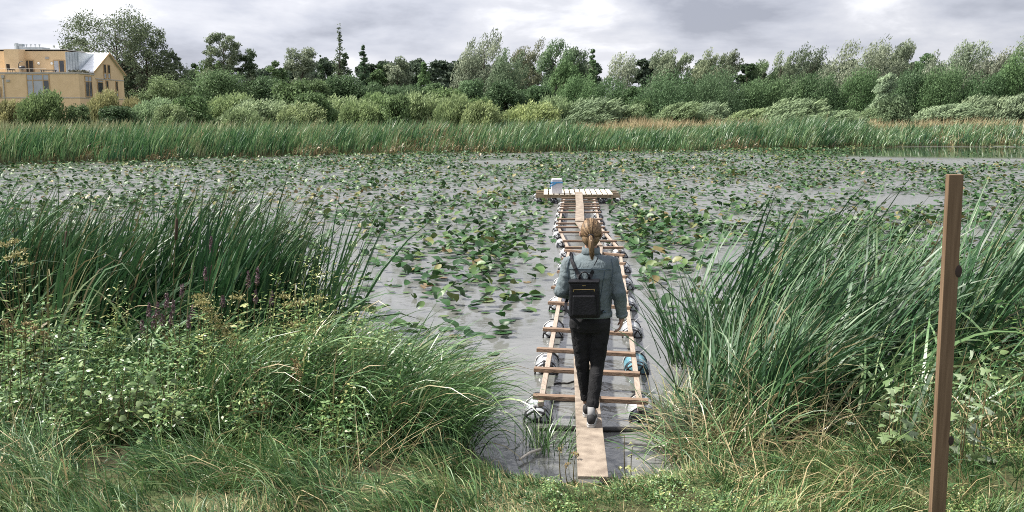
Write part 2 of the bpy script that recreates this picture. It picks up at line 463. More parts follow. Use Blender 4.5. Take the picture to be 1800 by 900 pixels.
# ------------------------------------------------------------------ house on the far bank
M_render = mat_solid('house_render', (.62, .455, .27), (.69, .51, .31), 1.2, .9, .2, bump=.15, bscale=40)
M_zinc = mat_solid('zinc', (.30, .34, .37), (.40, .44, .47), 2, .45, .5, metal=.3)
M_roofw = mat_solid('roof_metal', (.72, .74, .76), (.82, .84, .86), 2, .35, .5)
M_frame = mat_solid('window_wood', (.40, .27, .13), (.46, .31, .16), 4, .6)
M_glass = mat_solid('window_glass', (.03, .035, .04), (.05, .055, .06), 1, .08, .9)
M_blind = mat_solid('window_blind', (.32, .34, .37), (.38, .40, .43), 1, .5, .5)
M_cop = mat_solid('coping', (.35, .33, .30), (.42, .40, .36), 3, .6)
M_dark = mat_solid('dark_metal', (.015, .015, .017), (.03, .03, .032), 6, .5)
M_lampw = mat_solid('lamp_glass', (.75, .74, .7), (.8, .79, .75), 3, .4)

HF, HB, HS = 107.0, 119.4, 111.0                        # front of terrace block, back of gable, set-back storey
def hx(px, Y): return at_y(px, 150, Y)[0]
def hz(py, Y): return at_y(0, py, Y)[2]
XE = hx(139, HF)                                         # east end
Z1 = hz(127, HF)                                         # terrace parapet
house = thing('house', 'flat and gabled ochre rendered house with roof terrace on the far bank', 'house', (XE, HF, 1.0))
XW = XE - 24
mb = MB()
mb.box(XW, XE, HF, HS, 0.3, Z1 - .15)                    # terrace block
mb.build('terrace_wall', M_render, house)
zt = hz(90, HS)
mb = MB(); mb.box(XW, hx(120, HS), HS + .002, HS + 8.2, 0.3, zt)
xa, xb = hx(16, HS - 1), hx(41, HS - 1)
mb.box(xa, xb, HS - 1.6, HS + .004, Z1 - .2, zt + .12)
mb.build('upper_wall', M_render, house)
mb = MB(); mb.box(XW - .1, XE + .08, HF - .08, HS - .01, Z1 - .15, Z1); mb.build('terrace_coping', M_cop, house)
mb = MB(); mb.box(XW - .1, hx(120, HS) + .06, HS - .06, HS + 8.3, zt + .125, zt + .2); mb.build('roof_coping', M_cop, house)
# gable end: pentagon in the YZ plane
ze, zr, ze2 = hz(125, HS), hz(95, (HS + HB) / 2), hz(131, HB)
ym = (HS + HB) / 2
mb = MB(); mb.prism([(HS + .003, .3), (HB, .3), (HB, ze2), (ym, zr), (HS + .003, ze)], XE - 7, XE - .004, 'yz'); mb.build('gable_wall', M_render, house)
xr0, xe0 = XE - 3.3, XE - 1.75
def slope(name, ya, za, yb, zb, xa_, xb_, mat, up=.14, seam=.42):
    """pitched sheet with standing seams; xa_/xb_ = west edge at eave / ridge"""
    m_ = MB()
    v = [(xa_, ya, za), (XE + .18, ya, za), (XE + .18, yb, zb), (xb_, yb, zb)]
    m_.add([(p[0], p[1], p[2] + .02) for p in v] + [(p[0], p[1], p[2] + up) for p in v], [(3, 2, 1, 0), (4, 5, 6, 7), (0, 1, 5, 4), (1, 2, 6, 5), (2, 3, 7, 6), (3, 0, 4, 7)])
    o = m_.build(name, mat, house)
    s_ = MB(); k = XE
    while k > xa_ + .05:
        s_.bar((k, ya, za + up + .02), (k, yb, zb + up + .02), .05, .06); k -= seam
    s_.build('standing_seam', mat, o)
    return o
slope('roof', HS - .3, ze - .2, ym, zr, xe0, xr0, M_roofw)
slope('roof', HB + .3, ze2 - .2, ym, zr, XE - 6, XE - 6, M_roofw)
mb = MB()
mb.bar((XE + .2, HS - .34, ze - .12), (XE + .2, ym, zr + .08), .06, .2); mb.bar((XE + .2, HB + .34, ze2 - .12), (XE + .2, ym, zr + .08), .06, .2)
mb.build('barge_board', M_frame, house)
mb = MB(); mb.box(hx(120, HS) + .01, xe0 + .25, HS - .25, ym, Z1, zt - .1)
zc = mb.build('zinc_cladding', M_zinc, house)
mb = MB(); k = hx(120, HS) + .1
while k < xe0 + .2: mb.box(k, k + .05, HS - .3, HS - .253, Z1, zt - .1); k += .3
mb.build('standing_seam', M_zinc, zc)
mb = MB()
for py in (172,):
    z = hz(py, HF); mb.box(XW, XE + .03, HF - .03, HF - .002, z - .05, z + .05); mb.box(XE + .002, XE + .03, HF, HB, z - .05, z + .05)
z = hz(138, HS); mb.box(XE + .004, XE + .035, HS + .3, HB, z - .05, z + .05)
mb.build('string_course', M_cop, house)
def win_front(px0, px1, py0, py1, Y, cols, rows, blinds=(), mat=M_glass):
    x0, x1 = hx(px0, Y), hx(px1, Y); z0, z1 = hz(py1, Y), hz(py0, Y); f = .09
    m_ = MB(); xs = [x0 + (x1 - x0) * c for c in cols]; zs = [z0 + (z1 - z0) * r_ for r_ in rows]
    for x in xs: m_.box(x - f / 2, x + f / 2, Y - .07, Y - .004, z0, z1)
    for z in zs: m_.box(x0, x1, Y - .06, Y - .006, z - f / 2, z + f / 2)
    w = m_.build('window', M_frame, house)
    g = MB(); g.box(x0, x1, Y - .03, Y - .012, z0, z1); g.build('pane', mat, w)
    for (c, r_) in blinds:
        b_ = MB(); b_.box(xs[c] + .05, xs[c + 1] - .05, Y - .036, Y - .031, zs[r_] + .05, zs[r_ + 1] - .05); b_.build('blind', M_blind, w)
    return w
def win_side(pxa, pxb, py0, py1, cols=(0, 1), rows=(0, 1), blinds=()):
    X = XE
    y0, y1 = (X * ray(px, 150)[1] / ray(px, 150)[0] for px in (pxa, pxb))
    z0, z1 = hz(py1, y0), hz(py0, y0); f = .09
    m_ = MB(); ys = [y0 + (y1 - y0) * c for c in cols]; zs = [z0 + (z1 - z0) * r_ for r_ in rows]
    for y in ys: m_.box(X + .002, X + .07, y - f / 2, y + f / 2, z0, z1)
    for z in zs: m_.box(X + .004, X + .06, y0, y1, z - f / 2, z + f / 2)
    w = m_.build('window', M_frame, house)
    g = MB(); g.box(X + .006, X + .03, y0, y1, z0, z1); g.build('pane', M_glass, w)
    for r_ in blinds:
        b_ = MB(); b_.box(X + .031, X + .036, y0 + .06, y1 - .06, zs[r_] + .05, zs[r_ + 1] - .05); b_.build('blind', M_blind, w)
win_front(48, 87, 131, 169, HF, (0, .27, .73, 1), (0, .74, 1), ((0, 1), (1, 1), (2, 1), (0, 0), (1, 0)))
win_front(-12, 1, 153, 171, HF, (0, 1), (0, 1)); win_front(-14, 5, 184, 196, HF, (0, .5, 1), (0, 1))
win_front(45, 62, 106, 127, HS, (0, .5, 1), (0, 1)); win_front(97, 116, 106, 127, HS, (0, .5, 1), (0, 1), ((0, 0),))
win_side(149.5, 161, 133.5, 170, (0, .55, 1), (0, .74, 1), (1,)); win_side(171, 180.5, 140.5, 163, (0, 1), (0, .84, 1), (1,))
win_side(186, 190, 142, 163); win_side(203, 206.5, 143, 172, (0, 1), (0, .3, 1), (0,))
win_side(183.5, 187.5, 113, 138, (0, 1), (0, .38, 1), (0,)); win_side(190.5, 194.5, 114, 138, (0, 1), (0, .38, 1), (0,))
for px, py in ((68, 111.5), (91, 111.5)):
    p = at_y(px, py, HS - .06); mb = MB(); mb.ball(p, (.16, .1, .16)); mb.build('wall_lamp', M_lampw, house, smooth=True)
for px, py, Y in ((83, 102, HS), (14.5, 142, HF)):
    p = at_y(px, py, Y); mb = MB(); mb.box(p[0] - .2, p[0] + .2, Y - .12, Y - .003, p[2] - .12, p[2] + .12); mb.build('wall_vent', M_cop, house)
p0, p1 = at_y(5, 137, HF - .1), at_y(7.5, 185, HF - .1)
mb = MB(); mb.tube([(p0[0], HF - .1, p0[2]), (p0[0], HF - .1, .4)], .07); mb.box(p0[0] - .16, p0[0] + .16, HF - .22, HF - .004, p0[2], p0[2] + .3); mb.build('downpipe', M_cop, house)
y_ = HS + 3; p0, p1 = at_y(26, 90, y_), at_y(74, 83, y_)
mb = MB(); mb.box(p0[0], p1[0], y_, y_ + 2, zt + .1, p1[2]); mb.tube([(p0[0] + .25, y_, zt), (p0[0] + .25, y_, p1[2] + .45)], .22); mb.box(p0[0] + .02, p0[0] + .9, y_ - .1, y_ + .6, p1[2] + .1, p1[2] + .38)
rv = mb.build('roof_ventilation', M_zinc, house)
for i in range(5):
    x = p0[0] + .9 + i * (p1[0] - p0[0] - 1.2) / 4; mb = MB(); mb.tube([(x, y_, p1[2]), (x, y_, p1[2] + .22)], .04); mb.tube([(x, y_, p1[2] + .22), (x, y_, p1[2] + .32)], .12)
    mb.build('vent_cowl', M_zinc, rv)
mb = MB()
xk = XW + .2
while xk < XE - 3.6: mb.tube([(xk, HF + .3, Z1 - .02), (xk, HF + .3, Z1 + .38)], .02, 5); xk += 1.15
mb.tube([(XW, HF + .3, Z1 + .38), (XE - 3.6, HF + .3, Z1 + .38)], .015, 5)
mb.build('terrace_rail', M_cop, house)
# furniture on the terrace
def terrace_chair(px, label):
    p = at_y(px, 126, HF + 1.6); t = thing('terrace_chair', label, 'chair', (p[0], HF + 1.6, Z1 - .1))
    m_ = MB(); m_.box(p[0] - .3, p[0] + .3, HF + 1.3, HF + 1.9, Z1 + .28, Z1 + .38); m_.build('seat', M_dark, t)
    m_ = MB(); m_.box(p[0] - .36, p[0] - .28, HF + 1.3, HF + 1.9, Z1 + .38, Z1 + .95); m_.build('backrest', M_dark, t)
    for sx in (-.27, .27):
        for sy in (-.27, .27):
            m_ = MB(); m_.tube([(p[0] + sx, HF + 1.6 + sy, Z1 - .1), (p[0] + sx, HF + 1.6 + sy, Z1 + .29)], .025, 5); m_.build('leg', M_dark, t)
terrace_chair(20, 'dark chair on the roof terrace of the ochre house, beside the barbecue')
p = at_y(39, 120, HF + 1.4); bb = thing('barbecue', 'dark kettle barbecue with raised lid on the roof terrace', 'barbecue', (p[0], HF + 1.4, Z1 - .1))
mb = MB(); mb.ball((p[0], HF + 1.4, Z1 + .55), (.36, .36, .22)); mb.build('kettle', M_dark, bb)
mb = MB(); mb.tube([(p[0] - .4, HF + 1.4, Z1 + .5), (p[0] - .38, HF + 1.4, Z1 + .95), (p[0] - .15, HF + 1.4, Z1 + 1.2), (p[0] + .15, HF + 1.4, Z1 + 1.25)], .035, 6); mb.build('lid_arm', M_dark, bb)
for a in (0, 2.1, 4.2):
    mb = MB(); mb.tube([(p[0], HF + 1.4, Z1 + .45), (p[0] + .3 * math.cos(a), HF + 1.4 + .3 * math.sin(a), Z1 - .1)], .02, 5); mb.build('leg', M_dark, bb)
p = at_y(85, 123, HF + 1.5); tb = thing('terrace_table', 'low dark table on the roof terrace between the two glazed doors', 'table', (p[0], HF + 1.5, Z1 - .1))
mb = MB(); mb.box(p[0] - .75, p[0] + .75, HF + 1.1, HF + 1.9, Z1 + .25, Z1 + .32); mb.build('tabletop', M_dark, tb)
for sx in (-.65, .65):
    for sy in (-.3, .3):
        mb = MB(); mb.box(p[0] + sx - .03, p[0] + sx + .03, HF + 1.5 + sy - .03, HF + 1.5 + sy + .03, Z1 - .1, Z1 + .25); mb.build('leg', M_dark, tb)
mb = MB()
pp = at_y(148, 124, HS - 1.2)
rng = np.random.default_rng(5)
c = np.stack([rng.uniform(XE - 2.3, XE - .2, 260), rng.uniform(HS - 1.6, HS - .4, 260), Z1 + rng.uniform(-.05, .35, 260)], 1)
M_sedum = mat_leaf('sedum', ((0, (.05, .05, .035)), (1, (.12, .12, .08))), .7, .3, .1)
V, Q, rn = leaves(c, rdir(rng, 260), rdir(rng, 260), np.full(260, .3), np.full(260, .14), rng.random(260))
tp = link('terrace_planting', np_mesh('terrace_planting', V, Q, M_sedum, rn)); tag(tp, 'low dark planting on the terrace edge in front of the white roof', 'plant')

# ------------------------------------------------------------------ trees and bushes
M_bark = mat_solid('bark', (.05, .042, .034), (.10, .085, .07), 6, .9, .2)
def leafset(name, lo, mid, hi, **k):
    return mat_leaf(name, ((0, lo), (.5, mid), (1, hi)), objcol=True, **k)
M_crown = leafset('crown_leaf', (.95, 1.08, 1.0), (1.5, 1.62, 1.58), (2.25, 2.3, 2.25), rough=.62, spec=.18, trans=.34)

def crown_geo(seed, kind, H, W, leaf=.42, dens=1.0, fine=1.0):
    """leaf clumps filling a crown of height H and width W; returns leaf arrays and limb paths (base at the origin)"""
    g = np.random.default_rng(seed)
    t0, K, cr, lpc, asp, wind = dict(
        airy=(.08, 120, .075, 40, .45, .10), willow=(.05, 46, .135, 96, .30, .42), round=(.06, 54, .15, 84, .5, .12),
        spire=(.04, 70, .20, 56, .5, .10), sparse=(.05, 70, .22, 16, .5, .05), dense=(.0, 44, .16, 108, .55, .10), thicket=(.0, 40, .15, 120, .36, .38),
        scrub=(.0, 54, .13, 74, .26, .28), dome=(.0, 60, .13, 76, .48, .10), swept=(.0, 54, .12, 78, .22, .9))[kind]
    K = int(K * dens)
    if kind in ('spire', 'sparse'):
        t = t0 + (1 - t0) * np.linspace(0, 1, K) ** 1.1 * .98
        Rr = np.clip(1.05 * (1 - t), .05, 1) ** .85 * np.clip(.45 + t * 2.2, 0, 1)
    elif kind in ('dome', 'scrub', 'swept', 'dense', 'thicket'):
        t = g.random(K) ** .9 * .9
        Rr = np.sqrt(np.clip(1 - t ** 2.2, 0, 1))
    else:
        t = t0 + (1 - t0) * (g.random(K) ** .85) * .94
        Rr = np.sqrt(np.clip(1 - ((t - .55) / .47) ** 2, 0.03, 1)) * (.82 + .3 * (t < .5))
    # a few big lobes make the outline uneven
    lob = g.random(6) * 2 * math.pi; amp = g.uniform(.0, .28, 6); fr = g.integers(1, 4, 6)
    ang = g.random(K) * 2 * math.pi
    lobes = 1 + sum(a * np.cos(f * ang + l + 5 * t) for a, f, l in zip(amp, fr, lob)) * .7
    rad = Rr * W / 2 * np.sqrt(g.uniform(.30, 1, K)) * np.clip(lobes, .6, 1.25) * (1 - cr * .7)
    C = np.stack([rad * np.cos(ang), rad * np.sin(ang), t * H], 1)
    lean = g.normal(0, .03) * H
    C[:, 0] += wind * .18 * H * t ** 1.6 + lean * t
    if kind in ('willow', 'dense', 'thicket', 'dome'): C[:, 2] *= np.clip(1.0 - .10 * (1 - np.cos(ang * 2 + lob[0])) * np.clip(rad / (W / 2), 0, 1), .6, 1)
    C[:, 2] += g.normal(0, .03, K) * H
    cs = cr * W * g.uniform(.65, 1.35, K) * np.where(np.array([kind in ('spire', 'sparse')] * K), np.clip(1.25 - t, .35, 1.1), 1)
    n = g.poisson(fine * lpc * np.clip((cs / (cr * W)) ** 1.5, .4, 1.8)); N = n.sum()
    ci = np.repeat(np.arange(K), n)
    u = rdir(g, N) * (g.random(N) ** .42)[:, None]
    out = unit(C[ci] - np.array([0, 0, H * .3]))
    plume = unit(np.array([wind, 0, .75]) + .0 * out)
    if kind in ('willow', 'scrub', 'swept', 'thicket'):
        off = u * cs[ci, None] * np.array([.8, .8, .75])
        a_ = (u @ plume.T if plume.ndim == 1 else (u * plume).sum(1))
        off += (plume if plume.ndim > 1 else plume[None]) * (a_ * cs[ci] * .9)[:, None]
        axis = unit((plume if plume.ndim > 1 else plume[None]) * 1.5 + out * .7 + g.normal(size=(N, 3)) * .5)
    else:
        off = u * cs[ci, None] * np.array([1, 1, .72])
        axis = unit(u * .9 + g.normal(size=(N, 3)) * .7 + np.array([wind, 0, -.1]))
    P = C[ci] + off
    if kind not in ('airy', 'round', 'willow'): P[:, 2] = np.where(P[:, 2] < .02 * H, g.uniform(.02, .15, N) * H, P[:, 2])
    nrm = unit(g.normal(size=(N, 3)) * .75 + unit(u * np.array([1, 1, .8])) * .9 + out * .3 + np.array([0, 0, .4]))
    Ln = leaf * g.uniform(.6, 1.3, N)
    rnd = np.clip(.5 + (g.random(K)[ci] - .5) * .8 + g.normal(0, .17, N), 0, 1)
    return P, axis, nrm, Ln, Ln * asp * (1.35 if kind in ('willow', 'scrub', 'swept') else 1.2), rnd, C, cs
def trunk_mb(C, H, W, seed, tr):
    g = random.Random(seed); mb = MB()
    top = max(C[:, 2]) * .86
    cx = lambda z: float(np.interp(z, [0, top], [0, float(np.mean(C[C[:, 2] >= top * .8, 0]))]))
    mb.tube([(cx(top * k), g.uniform(-.01, .01) * H, top * k - (.25 if k == 0 else 0)) for k in (0, .15, .35, .6, .85, 1)], [tr * 1.25, tr, tr * .8, tr * .55, tr * .3, tr * .1], 7)
    for i in range(0, len(C), 2):
        c = C[i]; z0 = max(.12 * H, c[2] - g.uniform(.12, .28) * H)
        if z0 > top: continue
        r = tr * (1 - z0 / top * .8) * .42; p0 = Vector((cx(z0), 0, z0)); p1 = Vector(c)
        mid = p0.lerp(p1, .5) + Vector((0, 0, .04 * H * g.uniform(-.5, 1)))
        mb.tube([p0, mid, p1], [r, r * .6, r * .2], 5, cap=False)
    return mb
_ground = lambda x, y: float(ground_h(np.array([x]), np.array([y]))[0])
def place(px, Y):
    x = at_y(px, 195, Y)[0]; return x, Y, _ground(x, Y)
_seed = [100]
def tree(px, top, wpx, Y, kind, col, label, leaf=.42, dens=1.0, group='trees on the far bank', name=None, cat='tree'):
    _seed[0] += 1
    x, y, z = place(px, Y); H = at_y(px, top, Y)[2] - z; W = wpx / FPX * Y * (1.16 if kind in ('willow', 'thicket') else 1.0)
    nm = name or dict(airy='broadleaf_tree', willow='willow_tree', round='rounded_tree', spire='slender_tree', sparse='slender_tree', dense='dense_tree', thicket='dense_tree').get(kind, 'tree')
    t = thing(nm, label, cat, (x, y, z), group)
    P, ax, nr, Ln, Wl, rn, C, cs = crown_geo(_seed[0], kind, H, W, leaf * .74, dens, 1.75)
    V, Q, rv = leaves(P, ax, nr, Ln, Wl, rn)
    o = link('crown', np_mesh('crown', V, Q, M_crown, rv), t); kc = 1.5 if kind in ('dense', 'thicket') else 1.22; o.color = (col[0] * kc, col[1] * kc, col[2] * kc, 1)
    trunk_mb(C, H, W, _seed[0], .018 * H if kind not in ('spire', 'sparse') else .011 * H).build('trunk', M_bark, t, local=True)
    return t
SILV = (.125, .135, .098); GREY = (.10, .112, .078); GRN = (.058, .085, .036); DRK = (.032, .050, .024); MID = (.048, .072, .032); BRN = (.098, .098, .066)
PALE = (.115, .142, .068); YEL = (.125, .145, .055); LIME = (.085, .12, .045)
tree(212, 22, 232, 138, 'airy', (.060, .072, .042), 'tallest broad airy tree, standing behind the ochre house', .40, 2.3)
tree(262, 44, 110, 139, 'airy', (.050, .062, .036), 'dark airy tree crown merging with the right side of the tallest tree', .40, 1.3)
tree(146, 62, 70, 141, 'airy', (.066, .076, .05), 'thin grey green branch crown leaning out left of the tallest tree', .38, .8)
tree(300, 82, 48, 142, 'airy', (.055, .068, .042), 'small drooping tree at the right foot of the tallest tree', .40, .8)
tree(332, 106, 34, 150, 'round', DRK, 'small dark tree in the gap right of the tallest tree', .45, .7)
tree(400, 56, 98, 138, 'airy', (.075, .088, .055), 'airy grey tree with open branches standing alone against the clouds', .40, 1.2)
tree(437, 86, 50, 140, 'round', (.052, .068, .04), 'narrow companion tree close on the right of the open branched grey tree', .40, 1.0)
tree(378, 104, 84, 139, 'round', GRN, 'small green tree below the open branched grey tree', .42, .8)
tree(484, 106, 50, 160, 'round', MID, 'low dark tree left of the rounded grey tree', .45, .7)
tree(528, 80, 68, 140, 'round', GREY, 'rounded grey green tree standing left of the thin birch spire', .40, 1.1)
tree(568, 101, 26, 165, 'spire', DRK, 'small dark conifer just left of the thin birch spire', .45, .7)
tree(597, 44, 40, 128, 'sparse', (.055, .068, .04), 'tall thin birch spire with sparse leaves rising above the bushes', .34, 1.6)
tree(603, 92, 66, 129, 'spire', (.045, .062, .036), 'dark bushy tree around the foot of the thin birch spire', .40, 1.2)
tree(644, 76, 38, 130, 'spire', (.046, .07, .04), 'slender pointed dark green tree right of the thin birch spire', .36, 1.2)
tree(672, 101, 34, 160, 'round', DRK, 'small dark rounded tree behind the slender pointed tree', .45, .7)
tree(697, 103, 60, 130, 'round', GREY, 'pale grey rounded tree in front of the dark pine wood', .38, 1.0)
tree(661, 121, 44, 128, 'round', MID, 'low green tree at the foot of the slender pointed tree', .40, .7)
tree(745, 108, 58, 128, 'spire', (.062, .095, .042), 'fresh green pointed tree in front of the dark pine wood', .38, 1.1)
tree(826, 92, 72, 132, 'willow', SILV, 'silvery willow shoulder on the left flank of the tallest willow', .42, .9)
tree(852, 51, 84, 134, 'willow', (.112, .122, .09), 'tallest silvery willow, in the middle of the tree line', .42, 1.3)
tree(882, 92, 76, 126, 'willow', (.078, .10, .062), 'rounded darker willow in front of the tallest willow', .40, 1.1)
tree(932, 74, 66, 134, 'willow', BRN, 'brownish grey willow standing right of the tallest willow', .42, 1.0)
tree(971, 65, 70, 130, 'willow', (.066, .094, .052), 'tall dark green wind combed willow with ragged top', .42, 1.2)
tree(1004, 82, 50, 133, 'willow', (.07, .092, .055), 'leaning green willow on the right flank of the ragged dark willow', .42, .9)
tree(980, 104, 62, 121, 'willow', (.05, .08, .034), 'dark drooping green tree below the ragged dark willow', .42, 1.0)
tree(1042, 83, 42, 128, 'spire', (.058, .088, .042), 'green pointed poplar between two silvery willows', .38, 1.3)
tree(1024, 112, 50, 134, 'willow', GREY, 'low grey willow left of the green pointed poplar', .42, .8)
tree(1088, 101, 66, 130, 'willow', SILV, 'low silvery willow right of the green pointed poplar', .40, 1.0)
tree(1160, 87, 62, 138, 'willow', (.105, .118, .08), 'silvery willow with two rounded heads, left one', .42, 1.0)
tree(1192, 88, 48, 139, 'willow', (.09, .105, .068), 'silvery willow with two rounded heads, right one', .42, .9)
tree(1234, 87, 62, 138, 'willow', (.11, .122, .078), 'pale feathery willow left of the small bare topped tree', .42, 1.0)
tree(1270, 89, 54, 140, 'willow', (.10, .108, .075), 'brown grey feathery willow beside the small bare topped tree', .42, .9)
tree(1306, 106, 34, 128, 'round', DRK, 'small dark tree with a bare top in the gap of the tree line', .40, .7)
tree(1356, 86, 66, 136, 'willow', (.095, .11, .07), 'wind swept grey willow right of the gap in the tree line', .42, 1.1)
tree(1336, 112, 60, 128, 'willow', (.056, .078, .04), 'dark low tree in front of the wind swept grey willow', .40, .9)
tree(1420, 81, 84, 136, 'willow', (.058, .07, .046), 'broad dark willow left of the largest silver willow', .42, 1.3)
tree(1486, 77, 120, 132, 'willow', (.13, .138, .10), 'largest silver willow, a broad wind swept crown', .42, 1.7)
tree(1534, 82, 66, 135, 'willow', (.105, .115, .082), 'silver willow on the right flank of the largest silver willow', .42, 1.0)
tree(1576, 73, 58, 137, 'willow', (.098, .11, .075), 'tall grey willow with plume like top left of the round dark trees', .42, 1.1)
tree(1620, 83, 64, 170, 'dense', (.045, .068, .034), 'dark green round trees farther back behind the willows', .55, .8)
tree(1640, 103, 78, 131, 'willow', (.12, .13, .095), 'pale silver willow below the dark round trees', .42, 1.1)
tree(1692, 73, 76, 134, 'willow', (.10, .116, .08), 'silver green willow with a domed top near the right edge', .42, 1.3)
tree(1737, 90, 76, 130, 'willow', (.11, .112, .085), 'brown grey willow below the domed silver willow', .42, 1.1)
tree(1796, 65, 82, 132, 'willow', (.088, .105, .062), 'tall feathery tree at the right edge of the photo', .42, 1.2)
tree(1850, 80, 90, 134, 'willow', (.10, .11, .078), 'willow just beyond the right edge of the tree line', .42, 1.0)
tree(-40, 60, 120, 140, 'airy', (.055, .068, .04), 'airy tree behind the left end of the ochre house', .42, 1.2)
# greener trees and thickets standing in front of them
G2 = 'dark green thickets below the tree line'
tree(470, 132, 96, 108, 'dense', DRK, 'dark dense thicket between the grey trees and the left bushes', .28, 1.87, G2)
tree(380, 124, 130, 106, 'dense', (.046, .068, .032), 'wide dark green thicket under the open branched grey tree', .28, 2.38, G2)
tree(290, 132, 110, 104, 'dome', (.082, .105, .05), 'broad pale green thicket right of the ochre house', .28, 2.21, G2)
tree(596, 124, 74, 112, 'dense', DRK, 'darkest thicket under the thin birch spire', .28, 2.04, G2)
tree(552, 134, 70, 110, 'dome', (.07, .095, .045), 'green thicket left of the darkest thicket', .28, 1.53, G2)
tree(650, 142, 84, 112, 'dense', DRK, 'dark thicket under the slender pointed tree', .28, 1.87, G2)
tree(706, 146, 84, 112, 'dense', (.04, .06, .03), 'dark thicket under the pale grey rounded tree', .28, 1.70, G2)
tree(762, 140, 70, 113, 'dome', (.052, .078, .036), 'green thicket at the foot of the fresh green pointed tree', .28, 1.70, G2)
tree(828, 138, 70, 110, 'dense', (.044, .068, .034), 'green thicket below the silvery willow shoulder', .28, 1.87, G2)
tree(886, 140, 84, 104, 'dense', (.026, .042, .02), 'very dark hollow thicket below the rounded darker willow', .28, 2.38, G2)
tree(945, 146, 70, 106, 'dense', (.034, .055, .026), 'dark thicket right of the very dark hollow thicket', .28, 1.70, G2)
tree(1008, 140, 80, 108, 'thicket', (.045, .072, .032), 'green thicket below the leaning green willow', .28, 2.04, G2)
tree(1066, 140, 74, 110, 'thicket', (.036, .058, .028), 'dark green thicket at the foot of the green pointed poplar', .28, 1.87, G2)
tree(1112, 148, 60, 108, 'dome', (.05, .078, .036), 'small green thicket left of the long dark hedge like thicket', .28, 1.53, G2)
tree(1164, 137, 104, 106, 'thicket', (.043, .068, .034), 'rounded thicket under the two headed silvery willow', .28, 2.38, G2)
tree(1248, 137, 106, 105, 'thicket', (.038, .058, .03), 'long dark hedge like thicket under the feathery willows', .28, 2.55, G2)
tree(1320, 142, 76, 106, 'thicket', (.044, .068, .032), 'green thicket right of the long dark hedge like thicket', .28, 1.87, G2)
tree(1378, 137, 80, 106, 'thicket', (.048, .072, .034), 'green thicket under the wind swept grey willow', .28, 1.87, G2)
tree(1436, 134, 80, 106, 'thicket', (.034, .054, .026), 'dark thicket under the broad dark willow', .28, 2.04, G2)
tree(1500, 126, 90, 106, 'thicket', (.042, .068, .03), 'green thicket under the largest silver willow', .28, 2.38, G2)
tree(1546, 124, 46, 102, 'swept', (.125, .155, .10), 'small pale wind combed willow standing out of the dark thickets', .38, 1.2, G2, 'willow_tree')
tree(1590, 122, 70, 108, 'thicket', (.038, .06, .03), 'tall dark thicket right of the small pale wind combed willow', .28, 2.04, G2)
tree(1650, 124, 90, 107, 'thicket', (.042, .066, .03), 'broad green thicket under the pale silver willow', .28, 2.38, G2)
tree(1722, 132, 84, 106, 'thicket', (.034, .056, .026), 'dark thicket under the brown grey willow', .28, 2.04, G2)
tree(1782, 100, 76, 106, 'thicket', (.046, .074, .032), 'tall bright green thicket at the right edge', .28, 2.55, G2)
tree(1840, 120, 90, 106, 'thicket', (.04, .06, .03), 'dark thicket just beyond the right edge', .28, 1.70, G2)

# bushes: a few kinds built once, then copied
def bush_mesh(seed, kind, leaf):
    P, ax, nr, Ln, Wl, rn, C, cs = crown_geo(seed, kind, 1.0, 1.35, leaf, 2.2, 1.6 if kind in ('scrub', 'swept') else 1.0)
    V, Q, rv = leaves(P, ax, nr, Ln, Wl, rn)
    st = trunk_mb(C * np.array([.8, .8, .9]), 1.0, 1.35, seed, .02)
    return np_mesh('foliage', V, Q, M_crown, rv), st.mesh('stem', M_bark)
BUSH = {k: [bush_mesh(s, kk, lf) for s in ss] for k, kk, ss, lf in (('scrub', 'scrub', (1, 2, 3), .085), ('dome', 'dome', (4, 5, 6), .075), ('swept', 'swept', (7, 8), .085))}
_bn = [0]
def bush(px, top, wpx, Y, kind, col, label, name='bush'):
    _bn[0] += 1; g = random.Random(_bn[0])
    x, y, z = place(px, Y); H = (at_y(px, top, Y)[2] - z) * (1.0 if kind == 'dome' else g.uniform(.9, 1.15)); W = wpx * (1.0 if kind == 'dome' or px < 240 else g.uniform(1.15, 1.6)) / FPX * Y / 1.35
    t = thing(name, label, 'bush', (x, y, z - .05), 'willow bushes behind the far reeds')
    t.scale = (W, W, H)
    if kind != 'swept': t.rotation_euler.z = g.choice((0, .4, -.5, .7, -.3))
    f, s = BUSH[kind][_bn[0] % len(BUSH[kind])]
    kc = 1.05 if kind == 'dome' else (1.0 if kind == 'swept' else 1.15); o = link('foliage', f, t); o.color = (col[0] * kc, col[1] * kc, col[2] * kc, 1)
    link('stem', s, t)
bush(72, 163, 84, 84, 'scrub', (.085, .112, .05), 'large yellow green bush in front of the ochre house')
bush(140, 183, 50, 86, 'dome', (.07, .095, .045), 'small bush right of the large yellow green bush')
bush(204, 184, 74, 80, 'dome', (.038, .06, .028), 'dark low bush in front of the house gable')
bush(182, 164, 60, 98, 'scrub', (.16, .15, .075), 'tan seeding shrub at the foot of the house gable')
bush(232, 178, 46, 98, 'scrub', (.15, .135, .07), 'small tan shrub right of the house corner')
bush(20, 186, 70, 92, 'scrub', (.14, .13, .065), 'tan shrub at the left edge before the house')
bush(268, 178, 72, 92, 'scrub', (.115, .15, .085), 'pale blue green bush below the broad pale thicket')
bush(340, 166, 78, 82, 'dome', (.06, .092, .038), 'round dark green bush standing forward among pale scrub')
bush(298, 190, 60, 80, 'scrub', (.12, .145, .075), 'pale scrub left of the round dark green bush')
bush(402, 174, 76, 90, 'scrub', PALE, 'pale upright scrub right of the round dark green bush')
bush(458, 180, 96, 86, 'scrub', (.125, .15, .085), 'wide pale grey green scrub, second from the round dark bush')
bush(420, 196, 60, 78, 'scrub', (.11, .135, .07), 'low pale scrub in front of the wide grey green scrub')
bush(520, 186, 70, 84, 'scrub', (.12, .14, .07), 'pale scrub left of the tall bright scrub mound')
